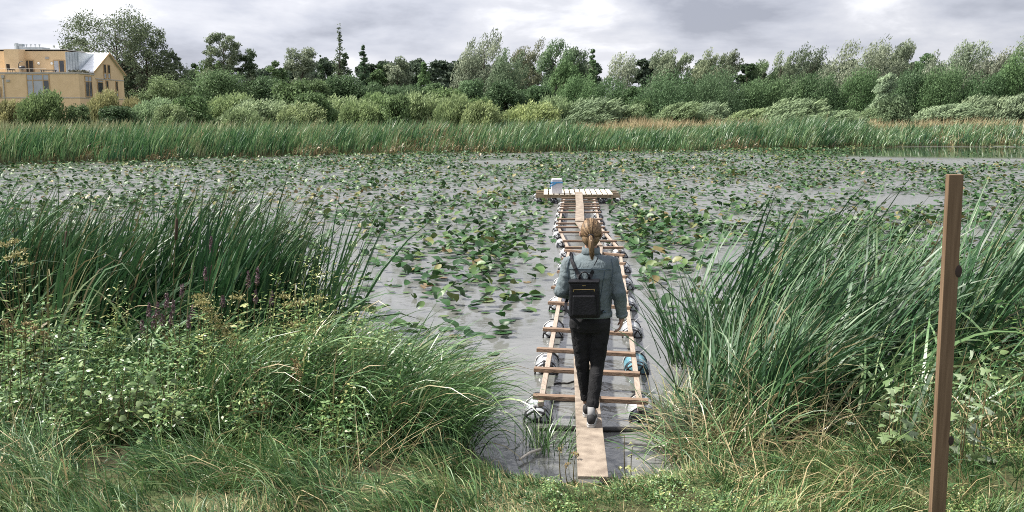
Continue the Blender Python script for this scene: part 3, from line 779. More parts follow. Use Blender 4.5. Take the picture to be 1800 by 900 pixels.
bush(520, 140, 92, 98, 'dome', (.07, .10, .044), 'green mound behind the bright scrub left of the birch')
bush(548, 160, 76, 86, 'dome', (.066, .096, .042), 'tall green mound of scrub below the thin birch')
bush(590, 176, 80, 90, 'scrub', (.115, .14, .07), 'pale scrub below the darkest thicket')
bush(634, 182, 66, 84, 'scrub', PALE, 'pale scrub left of the two green scrub mounds')
bush(660, 168, 60, 90, 'scrub', (.10, .135, .06), 'left of the two green scrub mounds')
bush(692, 164, 70, 83, 'dome', (.075, .105, .046), 'right and darker of the two green scrub mounds')
bush(738, 176, 72, 86, 'scrub', (.12, .145, .072), 'pale scrub between the green mounds and the domed bush')
bush(783, 152, 90, 93, 'dome', (.082, .115, .048), 'domed green bush left of the very dark thicket')
bush(792, 184, 64, 80, 'scrub', (.12, .145, .07), 'pale low scrub in front of the domed green bush')
bush(846, 170, 58, 84, 'dome', (.088, .122, .05), 'yellow green rounded bush before the very dark thicket')
bush(842, 190, 58, 78, 'scrub', (.14, .16, .075), 'yellowish low scrub below the yellow green rounded bush')
bush(926, 187, 76, 80, 'scrub', (.14, .16, .07), 'yellowish scrub in front of the very dark thicket')
bush(972, 180, 62, 84, 'scrub', (.115, .145, .075), 'grey green scrub right of the yellowish scrub')
bush(1028, 179, 92, 84, 'swept', (.115, .145, .085), 'wind swept pale scrub below the pointed poplar')
bush(1094, 180, 64, 86, 'swept', (.11, .14, .075), 'wind swept scrub left of the small rounded bush')
bush(1132, 173, 54, 90, 'dome', (.062, .092, .04), 'small rounded bush at the left end of the tan meadow')
bush(1184, 182, 74, 88, 'swept', (.105, .135, .07), 'wind swept scrub at the back of the tan meadow')
bush(1240, 176, 66, 92, 'swept', (.12, .15, .09), 'silvery wind swept bush below the long dark thicket')
bush(1308, 187, 76, 88, 'swept', PALE, 'pale wind swept scrub right of the silvery bush')
bush(1384, 179, 96, 86, 'swept', (.12, .15, .085), 'broad wind swept bush behind the tallest reeds')
bush(1450, 196, 80, 84, 'swept', (.10, .13, .07), 'low scrub right of the broad wind swept bush')
bush(1575, 167, 66, 90, 'dome', (.075, .10, .055), 'single round bush standing at the edge of the dark thickets')
bush(1650, 182, 80, 92, 'swept', (.12, .15, .09), 'long low wind combed bush, left part near the round bush')
bush(1712, 176, 90, 92, 'swept', (.125, .15, .09), 'long low wind combed bush in the middle of the right meadow')
bush(1782, 169, 80, 90, 'swept', (.12, .145, .09), 'wind combed bush at the right edge of the meadow')
bush(1530, 190, 60, 98, 'swept', (.09, .12, .06), 'low scrub left of the single round bush')

# pine wood behind everything: one mass
rng = np.random.default_rng(77)
parts = []
for i in range(150):
    px = rng.uniform(-120, 1920); Y = rng.uniform(205, 250)
    top = 104 + 9 * (fbm(px * .013, 0, 9) - .5) * 2 + rng.uniform(0, 9) + (10 if 250 < px < 560 else 0)
    x, y, z = place(px, Y); H = at_y(px, top, Y)[2] - z; W = rng.uniform(5, 8.5)
    P, ax, nr, Ln, Wl, rn, C, cs = crown_geo(2000 + i, 'round', H, W, .8, .55)
    V, Q, rv = leaves(P + np.array([x, y, z]), ax, nr, Ln, Wl, rn); parts.append((V, Q, rv))
V, Q, rn, al = merge(parts)
o = link('pine_wood', np_mesh('pine_wood', V, Q, M_crown, rn)); o.color = (.040, .054, .036, 1)
tag(o, 'dark pine wood in the distance behind the willows', 'wood', kind='stuff')

# ------------------------------------------------------------------ far reeds and meadow
M_farreed = mat_leaf('far_reed', ((0, (.022, .066, .028)), (.45, (.072, .155, .058)), (.82, (.185, .265, .118)), (.90, (.17, .17, .09)), (1, (.30, .22, .12))), .42, .5, .3, base=((.17, .13, .07), .30))
def far_reeds(seed, n):
    g = np.random.default_rng(seed)
    x = g.uniform(-46, 52, n); d = g.random(n) ** 1.15 * 11
    y = shore_far(x) + d - .4 + (fbm(x * .8, 0 * x, 31) - .5) * 1.2
    keep = np.abs(x) < .62 * y + 3; x, y, d = x[keep], y[keep], d[keep]; n = len(x)
    px = 900 + FPX * x / y
    hgt = np.interp(px, (0, 150, 600, 1000, 1040, 1200, 1400, 1500, 1530, 1800), (1.75, 1.62, 1.58, 1.62, 1.2, 1.3, 2.0, 1.95, 1.15, 1.5))
    hgt = hgt * (.52 + .60 * fbm(x * .45, y * .45, 41) + .34 * fbm(x * 1.6, y * 1.6, 44)) * g.uniform(.6, 1.18, n) * (.55 + .45 * sstep(-.2, 2.0, d))
    clump = fbm(x * .9, y * .5, 43)
    rn = np.clip((clump - .5) * 1.2 + .42 + g.normal(0, .27, n), 0, .88)
    dry = (g.random(n) < .05) | ((fbm(x * .25, y * .3, 47) > .60) & (g.random(n) < .55) & (d < 3.5))
    rn = np.where(dry, g.uniform(.9, 1, n), rn)
    wind = np.interp(px, (0, 700, 1300, 1800), (.5, .55, .85, 1.0))
    base = np.stack([x, y, np.maximum(ground_h(x, y), -.1)], 1)
    low = dry & (d < 3)
    return blades(base, np.where(low, hgt * .6, hgt), g.uniform(.035, .075, n), g.normal(0.1, .7, n), g.normal(.10, .12, n), np.where(low, 1.6, .35 + wind * g.uniform(.1, .9, n)), g.normal(.5, .8, n), rn, 3, 1.7)
V, Q, rn, al = far_reeds(11, 46000)
o = link('shore_reeds', np_mesh('shore_reeds', V, Q, M_farreed, rn, al))
tag(o, 'belt of tall green reeds along the far shore', 'reeds', kind='stuff')

M_meadow = mat_leaf('meadow_leaf', ((0, (.12, .16, .075)), (.5, (.18, .225, .115)), (1, (.25, .27, .155))), .55, .3, .25, tip=((.22, .19, .11), .6))
M_tan = mat_leaf('meadow_tan', ((0, (.28, .22, .125)), (.5, (.38, .30, .175)), (1, (.28, .28, .15))), .6, .3, .25)
def meadow(seed, n, xlo, xhi, dlo, dhi, h, w, mat, name, label):
    g = np.random.default_rng(seed)
    x = g.uniform(xlo, xhi, n); y = shore_far(x) + g.uniform(dlo, dhi, n)
    base = np.stack([x, y, ground_h(x, y)], 1)
    hh = h * g.uniform(.6, 1.2, n) * (.7 + .6 * fbm(x * .3, y * .3, seed))
    rn = np.clip(fbm(x * .25, y * .25, seed + 1) + g.normal(0, .2, n), 0, 1)
    V, Q, rv, al = blades(base, hh, g.uniform(.6, 1.4, n) * w, g.normal(0, .9, n), g.normal(.12, .12, n), g.uniform(.2, 1.0, n), g.normal(.5, .8, n), rn, 2)
    o = link(name, np_mesh(name, V, Q, mat, rv, al)); tag(o, label, 'grass', kind='stuff')
meadow(12, 26000, -60, 75, 8, 34, 1.25, .13, M_meadow, 'meadow_plants', 'pale green tall herbs filling the ground between the far bushes')
meadow(13, 24000, 5, 70, 8, 19, 1.55, .06, M_tan, 'dry_meadow_grass', 'tan seeding grass in the meadow strip behind the right reeds')

# ------------------------------------------------------------------ water lilies
M_pad = mat_leaf('lily_pad_leaf', ((0, (.012, .042, .012)), (.35, (.024, .072, .018)), (.66, (.070, .125, .034)), (.80, (.12, .14, .045)), (.90, (.17, .15, .055)), (1, (.13, .085, .045))), .46, .35, .12)
def pad_template(seed, kind):
    g = np.random.default_rng(seed); n = 9
    a = np.linspace(.28, 2 * math.pi - .28, n + 1)
    r = 1 + .06 * np.cos(a * 2 + seed) + g.normal(0, .035, n + 1); r[0] *= .95; r[-1] *= .95
    x, y = r * np.cos(a) * 1.12, r * np.sin(a) * .92
    fold = dict(flat=.02, cup=.34, fold=.75, curl=.5)[kind]
    z = fold * (np.abs(y) ** 1.6) + (dict(flat=0, cup=.18, fold=.1, curl=-.55)[kind]) * np.clip(x, -1, 1) * np.abs(x) + g.normal(0, .03 if kind != 'flat' else .008, n + 1)
    if kind != 'flat': z += .10 * np.sin(3 * a + seed)
    V = np.concatenate([[[0.12, 0, 0]], np.stack([x, y, z], 1)])
    F = np.stack([np.zeros(n, int), np.arange(1, n + 1), np.arange(2, n + 2)], 1)
    return V, F
PADS = [pad_template(i, k) for i, k in enumerate(('flat', 'flat', 'cup', 'cup', 'fold', 'curl', 'cup', 'curl', 'fold', 'fold'))]
rng = np.random.default_rng(21)
N = 380000
pt = rng.random(N)
# even in the picture plane is too near-heavy; even on the water instead
y = np.sqrt(rng.uniform(8.2 ** 2, 74 ** 2, N)); x = y * rng.uniform(-.60, .60, N)
px = 900 + FPX * x / y * .99
def pyx(x, y, z=0):                                   # picture row, used only to read densities off the photograph
    dd = y * math.cos(PITCH) + (CAM_H - z) * math.sin(PITCH); uu = -(CAM_H - z) * math.cos(PITCH) + y * math.sin(PITCH)
    return 900 + FPX * x / dd, 450 - FPX * uu / dd
px, py = pyx(x, y)
dens = np.interp(py, (256, 275, 300, 340, 400, 450, 520, 580, 640, 720, 800), (.62, .60, .50, .42, .46, .50, .40, .30, .22, .06, .0))
big = fbm(x * .16, y * .12, 51); fine = fbm(x * .75, y * .55, 53)
dens = dens * np.clip(.42 + 2.3 * (fine - .32), .10, 1.7) * np.clip(.35 + 1.5 * (big - .1), .3, 1.4)
def hole(cx, cy, rx, ry, k=.04):
    global dens
    q = ((px - cx) / rx) ** 2 + ((py - cy) / ry) ** 2
    dens = dens * (k + (1 - k) * sstep(.6, 1.3, q))
hole(1655, 273, 195, 17, .02); hole(885, 286, 62, 5, .03); hole(1590, 354, 66, 13); hole(1250, 450, 110, 16, .35); hole(930, 470, 42, 55, .25); hole(950, 620, 60, 60, .1); hole(1120, 640, 90, 100, .12); hole(620, 460, 70, 40, .4)
dens *= 1 + .55 * np.exp(-(((px - 640) / 150) ** 2 + ((py - 385) / 26) ** 2)) + 1.0 * np.exp(-(((px - 1120) / 50) ** 2 + ((py - 405) / 42) ** 2)) + 1.3 * np.exp(-(((px - 890) / 75) ** 2 + ((py - 420) / 70) ** 2))
dens *= 1 + .55 * np.exp(-(((px - 800) / 170) ** 2 + ((py - 455) / 75) ** 2)) + .7 * np.exp(-(((px - 1180) / 110) ** 2 + ((py - 430) / 45) ** 2))
area = .5 * .60 * 2 * (74 ** 2 - 8.2 ** 2); rate = N / area           # candidates per m2
size = rng.uniform(.050, .108, N) * np.interp(y, (8, 15, 24, 30, 70), (1.1, 1.05, .95, .9, .95))
keep = rng.random(N) < dens * 1.5 / (math.pi * .090 ** 2) / rate
on_land = (y > shore_far(x) - .3) | (y < shore_near(x) + .4)
jet = (np.abs(x - np.interp(y, (8.3, 17.5, 21.5, 28.5), (.70, 1.5, 1.52, 1.99))) < .80) & (y < 31)
keep &= ~on_land & ~(jet & (rng.random(N) < .93))
x, y, size, px, py = x[keep], y[keep], size[keep], px[keep], py[keep]
N = len(x); print("pads", N)
patch = np.exp(-(((px - 540) / 110) ** 2 + ((py - 349) / 12) ** 2)) + .7 * np.exp(-(((px - 840) / 60) ** 2 + ((py - 338) / 6) ** 2)) + .5 * np.exp(-(((px - 1240) / 60) ** 2 + ((py - 320) / 10) ** 2))
rn = np.clip(rng.normal(.36, .2, N), 0, .72)
yel = rng.random(N) < (.07 + .65 * patch + .06 * (y > 40)); rn[yel] = rng.uniform(.74, 1, yel.sum())
raised = rng.random(N) < np.interp(y, (8, 12, 20, 40, 60), (.55, .66, .55, .36, .30))
tp = np.where(raised, rng.integers(2, 10, N), rng.integers(0, 2, N))
zb = np.where(raised, rng.uniform(.01, .13, N), .008 + rng.random(N) * .006)
tilt = np.where(raised, rng.uniform(.0, .75, N) ** 1.3, rng.normal(0, .015, N)); taz = rng.random(N) * 2 * math.pi; rot = rng.random(N) * 2 * math.pi
def rotm(i):
    ax = np.stack([np.cos(taz[i]), np.sin(taz[i]), 0 * taz[i]], 1); c, s_ = np.cos(tilt[i]), np.sin(tilt[i])
    K = np.zeros((len(i), 3, 3)); K[:, 0, 2] = ax[:, 1]; K[:, 1, 2] = -ax[:, 0]; K[:, 2, 0] = -ax[:, 1]; K[:, 2, 1] = ax[:, 0]
    Rt = np.eye(3)[None] + s_[:, None, None] * K + (1 - c)[:, None, None] * (K @ K)
    cz, sz = np.cos(rot[i]), np.sin(rot[i]); Rz = np.zeros((len(i), 3, 3)); Rz[:, 0, 0] = cz; Rz[:, 0, 1] = -sz; Rz[:, 1, 0] = sz; Rz[:, 1, 1] = cz; Rz[:, 2, 2] = 1
    return Rt @ Rz
order = np.argsort(y / size); near300 = order[:300]; rest = order[300:]
Vs, Qs, Rs, off = [], [], [], 0
for k, (tv, tf) in enumerate(PADS):
    i = rest[tp[rest] == k]
    v = np.einsum('nij,vj->nvi', rotm(i), tv) * size[i][:, None, None]
    low = np.minimum(v[:, :, 2].min(1), 0)
    v += np.stack([x[i], y[i], zb[i] - low * .7], 1)[:, None]
    Qs.append((tf[None] + (np.arange(len(i)) * len(tv))[:, None, None]).reshape(-1, 3) + off); Vs.append(v.reshape(-1, 3)); Rs.append(np.repeat(rn[i], len(tv))); off += len(i) * len(tv)
pads = link('lily_pad_field', np_mesh('lily_pad_field', np.concatenate(Vs), np.concatenate(Qs), M_pad, np.concatenate(Rs), k=3))
tag(pads, 'carpet of countless water lily leaves over the far water', 'lily pads', kind='stuff')
PADM = {}
for j in near300:
    k = int(tp[j]); q = int(min(5, rn[j] * 6)); key = (k, q)
    if key not in PADM:
        tv, tf = PADS[k]; PADM[key] = np_mesh('lily_pad', tv, tf, M_pad, np.full(len(tv), (q + .5) / 6))
    o = link('lily_pad', PADM[key])
    m = rotm(np.array([j]))[0]; low = min(float((PADS[k][0] @ m.T)[:, 2].min()) * size[j], 0)
    o.matrix_world = Matrix.Translation((x[j], y[j], zb[j] - low * .7)) @ Matrix(m.tolist()).to_4x4() @ Matrix.Scale(float(size[j]), 4)
    lab = ('flat water lily leaf floating on the grey water' if k < 2 else 'yellowed water lily leaf on the near water') if (k < 2 or q >= 4) else ('folded green water lily leaf standing above the water' if k in (4, 8, 9) else 'cupped green water lily leaf raised above the water')
    tag(o, lab, 'lily pad', 'water lily leaves on the near water')
# ------------------------------------------------------------------ foreground vegetation
M_reed = mat_leaf('reed_blade', ((0, (.012, .040, .018)), (.5, (.036, .096, .036)), (.84, (.115, .19, .085)), (.90, (.14, .15, .07)), (1, (.20, .155, .085))), .46, .42, .16, base=((.07, .06, .035), .25), tip=((.11, .11, .06), .86))
M_sedge = mat_leaf('sedge_blade', ((0, (.030, .080, .030)), (.5, (.085, .175, .060)), (.84, (.22, .32, .145)), (.90, (.22, .22, .11)), (1, (.36, .28, .16))), .38, .6, .18)
M_grass = mat_leaf('grass_blade', ((0, (.024, .070, .024)), (.45, (.075, .155, .048)), (.75, (.185, .255, .095)), (.84, (.26, .235, .115)), (1, (.40, .31, .17))), .5, .4, .18)
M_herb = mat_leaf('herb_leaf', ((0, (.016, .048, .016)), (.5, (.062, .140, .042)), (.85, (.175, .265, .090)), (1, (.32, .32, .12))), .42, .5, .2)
xlb = lambda y: np.interp(y, (6, 6.9, 7.5, 8.0, 9.1, 10.4, 11.4, 12), (-.15, -.12, -.08, -.35, -.8, -1.9, -2.6, -3.2))
xrb = lambda y: np.interp(y, (6, 6.8, 8.0, 9.5, 10.9, 11.9), (1.3, 1.3, 1.42, 1.52, 1.75, 2.8))
def scatter(g, n, x0, x1, y0, y1, test):
    x = g.uniform(x0, x1, n); y = g.uniform(y0, y1, n); k = test(x, y); return x[k], y[k]
def bed(seed, n, box, test, H, W, lean, bend, name=None, dry=.08, clump=.6, az=(0.05, .55), seg=5, cfreq=2.2, pw=1.6, tw=.7, cn=None, tone=0.):
    """n blades standing in clumps; H etc. are (mean, spread)"""
    g = np.random.default_rng(seed)
    cn = cn or max(4, n // 16)
    cx, cy = scatter(g, cn, *box, test)
    i = g.integers(0, len(cx), n)
    sp = g.normal(size=(n, 2)) * clump * .16
    x, y = cx[i] + sp[:, 0], cy[i] + sp[:, 1]
    hc = g.normal(0, 1, len(cx))[i]
    h = H[0] * (1 + .45 * (fbm(x * .9, y * .9, seed) - .5)) + H[1] * (.6 * hc + .8 * g.normal(size=n)); h = np.clip(h, .25 * H[0], 1.35 * H[0])
    a = g.normal(az[0], az[1], n) + g.normal(0, .25, len(cx))[i]
    ln = g.normal(lean[0], lean[1], n) + np.abs(g.normal(0, .06, len(cx)))[i]
    bd = np.abs(g.normal(bend[0], bend[1], n))
    rn = np.clip(.42 + tone + .5 * (fbm(x * cfreq, y * cfreq, seed + 3) - .5) + g.normal(0, .2, n), 0, .86)  # tone lightens the blade colour to mimic a glossy sheen
    dd = g.random(n) < dry; rn[dd] = g.uniform(.9, 1, dd.sum())
    base = np.stack([x, y, np.maximum(ground_h(x, y), -.15) - .02], 1)
    return blades(base, h, W[0] * g.uniform(.65, 1.35, n), a, ln, bd, g.normal(.4, tw, n), rn, seg, pw)
def stuff(name, parts, mat, label, cat):
    V, Q, rn, al = merge(parts); o = link(name, np_mesh(name, V, Q, mat, rn, al)); return tag(o, label, cat, kind='stuff')

# tall reeds, left bed: blades combed to the right by the wind
tl = lambda x, y: (x < xlb(y) - .35) & (y > 8.0 - .06 * x * (x < 0) * 0)
stuff('reed_bed', [
    bed(31, 1750, (-7.2, -.8, 8.5, 11.0), lambda x, y: tl(x, y) & (x < xlb(y) - 1.35) & ((y > 8.95) | (x > -2.4)), (1.98, .18), (.027, .005), (.20, .10), (.55, .26), dry=.04, clump=.75, az=(.05, .38), seg=6, pw=2.0),
    bed(32, 480, (-7.0, -1.0, 8.3, 10.2), lambda x, y: tl(x, y) & (x < xlb(y) - 1.2) & ((y > 8.8) | (x > -2.4)), (1.6, .2), (.028, .006), (.2, .14), (1.5, .45), dry=.06, az=(0, .7), seg=7, pw=2.0),
    bed(35, 130, (-6.5, -1.4, 8.4, 10.2), lambda x, y: tl(x, y) & (x < xlb(y) - 1.2), (1.6, .2), (.022, .005), (.2, .12), (2.5, .3), dry=.25, az=(.2, 1.2), seg=9, pw=7.0),
    bed(36, 90, (-6.5, -1.4, 8.3, 9.8), lambda x, y: tl(x, y) & (x < xlb(y) - 1.2), (1.2, .3), (.014, .004), (.3, .25), (.4, .4), dry=.95, az=(.2, 1.5), seg=5),
    bed(33, 190, (-3.0, -1.7, 8.8, 10.2), lambda x, y: x < xlb(y) - 1.0, (1.95, .14), (.026, .004), (.17, .07), (.32, .2), dry=0, clump=.5, az=(.05, .4), seg=6, pw=2.2, cn=9),
    bed(34, 260, (-6.5, -2.4, 8.0, 8.9), lambda x, y: x < -2.2, (1.1, .2), (.028, .006), (.3, .2), (1.7, .4), dry=.1, az=(0, 1.2), seg=7),
], M_reed, 'dark green reeds leaning to the right, bed on the left bank', 'reeds')
tr_ = lambda x, y: (x > xrb(y) + .12)
stuff('reed_bed', [
    bed(41, 2500, (1.6, 8.4, 7.9, 11.2), tr_, (1.98, .18), (.026, .005), (.30, .12), (.70, .30), dry=.02, clump=.75, az=(.05, .42), seg=6, pw=1.9),
    bed(42, 900, (1.4, 7.6, 7.5, 9.8), lambda x, y: tr_(x, y) & ((y > 8.2) | (x < 2.2) | (x > 3.3)), (1.30, .2), (.026, .006), (.3, .16), (1.45, .4), dry=.07, az=(0, .75), seg=7, pw=1.9),
    bed(46, 900, (1.5, 2.25, 7.0, 8.5), tr_, (1.22, .16), (.020, .005), (.26, .14), (.9, .4), dry=.10, clump=.6, az=(.1, .7), seg=6, pw=1.9),
    bed(47, 150, (1.6, 7.6, 7.8, 10.2), tr_, (1.55, .2), (.022, .005), (.25, .14), (2.5, .3), dry=.2, az=(.2, 1.2), seg=9, pw=7.0),
    bed(48, 130, (1.5, 7.0, 7.4, 9.4), tr_, (1.1, .3), (.014, .004), (.35, .25), (.4, .4), dry=.95, az=(.2, 1.6), seg=5),
    bed(43, 160, (1.55, 2.6, 8.4, 10.4), tr_, (1.35, .15), (.020, .004), (.2, .14), (.5, .35), dry=0, az=(2.6, .7), seg=6),
    bed(44, 240, (1.5, 2.4, 7.7, 8.6), tr_, (1.0, .15), (.022, .005), (.22, .1), (.7, .3), dry=0, clump=.5, az=(.1, .5), seg=6, cn=8),
], M_reed, 'grey green reeds leaning to the right, bed on the right bank', 'reeds')
# arching sedges at the water's edge
ts = lambda x, y: (x < xlb(y) - np.interp(y, (6.9, 7.4, 8.2, 9), (.40, .42, .12, .0))) & (x > -3.2)
stuff('sedge', [
    bed(51, 3600, (-2.5, .0, 7.1, 9.5), ts, (1.0, .16), (.0115, .003), (.30, .18), (1.45, .4), dry=.08, clump=.8, az=(-.15, .7), seg=6),
    bed(52, 1500, (-1.1, .05, 6.9, 7.9), ts, (.78, .12), (.009, .002), (.3, .2), (1.5, .4), dry=.06, clump=.7, az=(-.2, .7), seg=6),
    bed(53, 150, (-2.0, -.6, 7.2, 8.5), ts, (1.22, .14), (.022, .004), (.20, .1), (1.85, .3), dry=0, clump=.5, az=(.0, .4), seg=10, cn=10, tone=.36),  # pale blade colour stands in for glossy highlights
    bed(56, 110, (-4.6, -2.4, 7.9, 8.6), lambda x, y: x < -2.3, (1.15, .16), (.024, .004), (.25, .2), (1.9, .4), dry=.05, clump=.6, az=(.2, 1.0), seg=10, cn=14, tone=.34),  # sheen of the arching blades put into their lighter colour
    bed(54, 900, (-3.2, -.2, 6.8, 8.4), ts, (.62, .12), (.007, .002), (.25, .25), (1.2, .5), dry=.12, az=(-.1, 1.4), seg=5),
    bed(55, 130, (.15, .40, 7.5, 7.85), lambda x, y: x < .45, (.40, .08), (.011, .003), (.2, .2), (.8, .4), dry=0, clump=.6, az=(.3, 1.2), seg=5, cn=7),
], M_sedge, 'bright green arching sedge hanging over the water left of the plank', 'sedge')
tsr = lambda x, y: (x > xrb(y) - .02)
stuff('sedge', [
    bed(61, 1300, (1.28, 1.95, 6.85, 8.5), tsr, (.66, .14), (.010, .003), (.3, .2), (1.35, .45), dry=.30, clump=.8, az=(.0, 1.0), seg=6),
    bed(62, 900, (1.25, 2.0, 7.0, 8.4), tsr, (.62, .1), (.009, .002), (.4, .3), (1.5, .5), dry=.45, az=(2.9, .9), seg=6),
    bed(63, 1100, (3.0, 6.5, 6.6, 7.8), tsr, (.62, .16), (.010, .003), (.3, .25), (1.2, .5), dry=.25, az=(.1, 1.2), seg=6),
    bed(66, 260, (1.3, 2.1, 6.9, 7.8), tsr, (.75, .15), (.009, .002), (.45, .25), (.8, .4), dry=1, az=(.3, 1.2), seg=5),
    bed(64, 150, (1.9, 5.4, 6.3, 6.9), tsr, (.75, .2), (.006, .002), (.55, .3), (.5, .3), dry=.85, az=(1.6, 1.6), seg=4),
    bed(67, 90, (1.6, 4.6, 7.0, 8.2), tsr, (1.15, .14), (.022, .004), (.3, .2), (1.7, .4), dry=.05, clump=.6, az=(.2, .8), seg=10, cn=14, tone=.30),
    bed(65, 60, (2.5, 4.6, 6.9, 7.6), tsr, (1.05, .12), (.022, .004), (.5, .15), (1.2, .3), dry=0, clump=.5, az=(.1, .3), seg=8, cn=5),
], M_sedge, 'half dry straw and green sedge tangle on the right bank', 'sedge')

# short grass of the bank
def grass(seed, n, box, h, w, dry, test=None, pmin=.06, lean=(.4, .3), bend=(.9, .5)):
    g = np.random.default_rng(seed)
    nt_ = n // 26; tx = g.uniform(box[0], box[1], nt_); ty = g.uniform(box[2], box[3], nt_); ti = g.integers(0, nt_, n)
    x = tx[ti] + g.normal(0, .035, n); y = ty[ti] + g.normal(0, .035, n)
    tuft = fbm(x * 2.6, y * 2.6, 71); tall = fbm(x * 1.1, y * 1.1, 73)
    path = np.exp(-((x - np.interp(y, (5, 6.8), (.75, .62))) / .75) ** 2) * .75                     # trodden ground behind the plank
    mud = np.exp(-(((x + .85) / .42) ** 2 + ((y - 6.22) / .16) ** 2)) + .8 * np.exp(-(((x - .9) / .2) ** 2 + ((y - 6.45) / .1) ** 2)) + .7 * np.exp(-(((x - .42) / .12) ** 2 + ((y - 6.4) / .1) ** 2))
    p = np.clip(.12 + 2.2 * (tuft - .3), pmin, 1) * np.clip(1 - mud, 0, 1) * (1 - .35 * path)
    k = (g.random(n) < p) & (y < shore_near(x) + .03)
    k &= ~((np.abs(x - .585) < .11) & (y > 6.22))
    if test is not None: k &= test(x, y)
    x, y, tuft, tall, path = x[k], y[k], tuft[k], tall[k], path[k]; n = len(x)
    hh = h * (.12 + 1.15 * tall + .75 * np.clip(tuft * 1.6 - .35, 0, 1)) * g.uniform(.5, 1.3, n) * (1 - .55 * path)
    flow = 6.283 * fbm(x * 1.2, y * 1.2, 75) * 1.3
    rn = np.clip(.36 + g.normal(0, .16, nt_)[ti[k]] + .6 * (tuft - .5) + .25 * (fbm(x * .9, y * .9, 77) - .5) + g.normal(0, .17, n), 0, .8)
    dd = g.random(n) < (dry + .10 * path + .28 * sstep(.5, .75, fbm(x * .8, y * .8, 79))); rn[dd] = g.uniform(.82, 1, dd.sum())
    base = np.stack([x, y, ground_h(x, y) - .012], 1)
    return blades(base, hh, w * g.uniform(.5, 1.4, n), flow + g.normal(0, .8, n), np.abs(g.normal(lean[0], lean[1], n)), np.abs(g.normal(bend[0], bend[1], n)), g.normal(.4, .8, n), rn, 3, 1.3)
stuff('bank_grass', [
    grass(81, 74000, (-4.6, 4.6, 4.7, 7.0), .17, .0060, .09),
    grass(82, 10000, (-4.6, -.15, 5.2, 7.0), .36, .0075, .05, lean=(.35, .2), bend=(1.3, .5)),
    grass(83, 8000, (1.3, 4.8, 5.2, 7.0), .34, .007, .30, test=lambda x, y: (y < 6.45) | (x < 1.9) | (x > 3.2), lean=(.45, .3), bend=(1.1, .5)),
    grass(84, 56000, (-.6, 2.4, 4.9, 6.9), .11, .0062, .24, pmin=.7, lean=(.7, .4), bend=(.8, .5)),
], M_grass, 'trampled grass with straw and clover on the near bank', 'grass')
# dead stalks lying over the grass
stuff('dead_stalks', [
    bed(91, 150, (-4.4, -.6, 5.6, 6.9), lambda x, y: x < 0, (.55, .2), (.004, .001), (.9, .35), (.35, .3), dry=1, az=(.3, 1.3), seg=4),
    bed(92, 200, (1.6, 4.6, 5.7, 7.0), lambda x, y: x > 0, (.55, .2), (.0045, .001), (.95, .35), (.3, .3), dry=1, az=(1.2, 1.8), seg=4),
    bed(93, 120, (-.4, 1.6, 5.6, 6.5), lambda x, y: y < 7, (.22, .06), (.005, .001), (1.4, .12), (.1, .1), dry=1, az=(1.2, 1.8), seg=3),
], M_grass, 'dry fallen stalks lying across the bank grass', 'straw')

# leafy herbs
def herb_mass(seed, n, box, test, H, leafL, leafW, per=46, mat=None, sp=.15, tone=0.):
    g = np.random.default_rng(seed)
    x, y = scatter(g, n, *box, test); n = len(x)
    z = np.maximum(ground_h(x, y), -.05); hp = H * g.uniform(.55, 1.15, n) * (.6 + .8 * fbm(x * 1.3, y * 1.3, seed))
    kk = fbm(x * 1.9, y * 1.9, seed + 9) > .46; x, y, z, hp = x[kk], y[kk], z[kk], hp[kk]; n = len(x)
    i = np.repeat(np.arange(n), per); t = g.random(len(i)) ** .75; a = g.random(len(i)) * 2 * math.pi
    rr = sp * g.uniform(.1, 1, len(i)) * (1.2 - .6 * t)
    c = np.stack([x[i] + rr * np.cos(a) + .10 * t * hp[i], y[i] + rr * np.sin(a), z[i] + t * hp[i]], 1)
    ax = unit(np.stack([np.cos(a), np.sin(a), g.normal(.15, .35, len(i))], 1)); nr = unit(np.array([0, 0, 1.]) + g.normal(size=(len(i), 3)) * .45)
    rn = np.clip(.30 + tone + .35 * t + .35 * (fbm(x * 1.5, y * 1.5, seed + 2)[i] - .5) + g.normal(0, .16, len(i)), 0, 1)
    Lf = leafL * g.uniform(.5, 1.3, len(i)); V1 = leaves(c, ax, nr, Lf, Lf * leafW, rn, .15)
    base = np.stack([x, y, z], 1)
    V2 = blades(base, hp * 1.02, np.full(n, .006), np.zeros(n), np.full(n, .06), np.full(n, .12), g.random(n) * 3, np.full(n, .95), 3)
    return [V1, V2]
th = lambda x, y: (x < np.interp(y, (6.3, 7, 8, 9), (-.9, -.75, -1.2, -1.8))) & (y > 6.35 + .0 * x)
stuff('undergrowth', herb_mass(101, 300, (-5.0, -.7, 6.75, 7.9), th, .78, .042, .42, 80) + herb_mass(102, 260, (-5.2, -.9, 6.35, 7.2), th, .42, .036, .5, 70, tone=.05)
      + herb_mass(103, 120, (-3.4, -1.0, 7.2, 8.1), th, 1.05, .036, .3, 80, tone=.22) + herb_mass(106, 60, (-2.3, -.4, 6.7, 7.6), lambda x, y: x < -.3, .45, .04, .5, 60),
      M_herb, 'tangled leafy weeds covering the left bank', 'weeds')
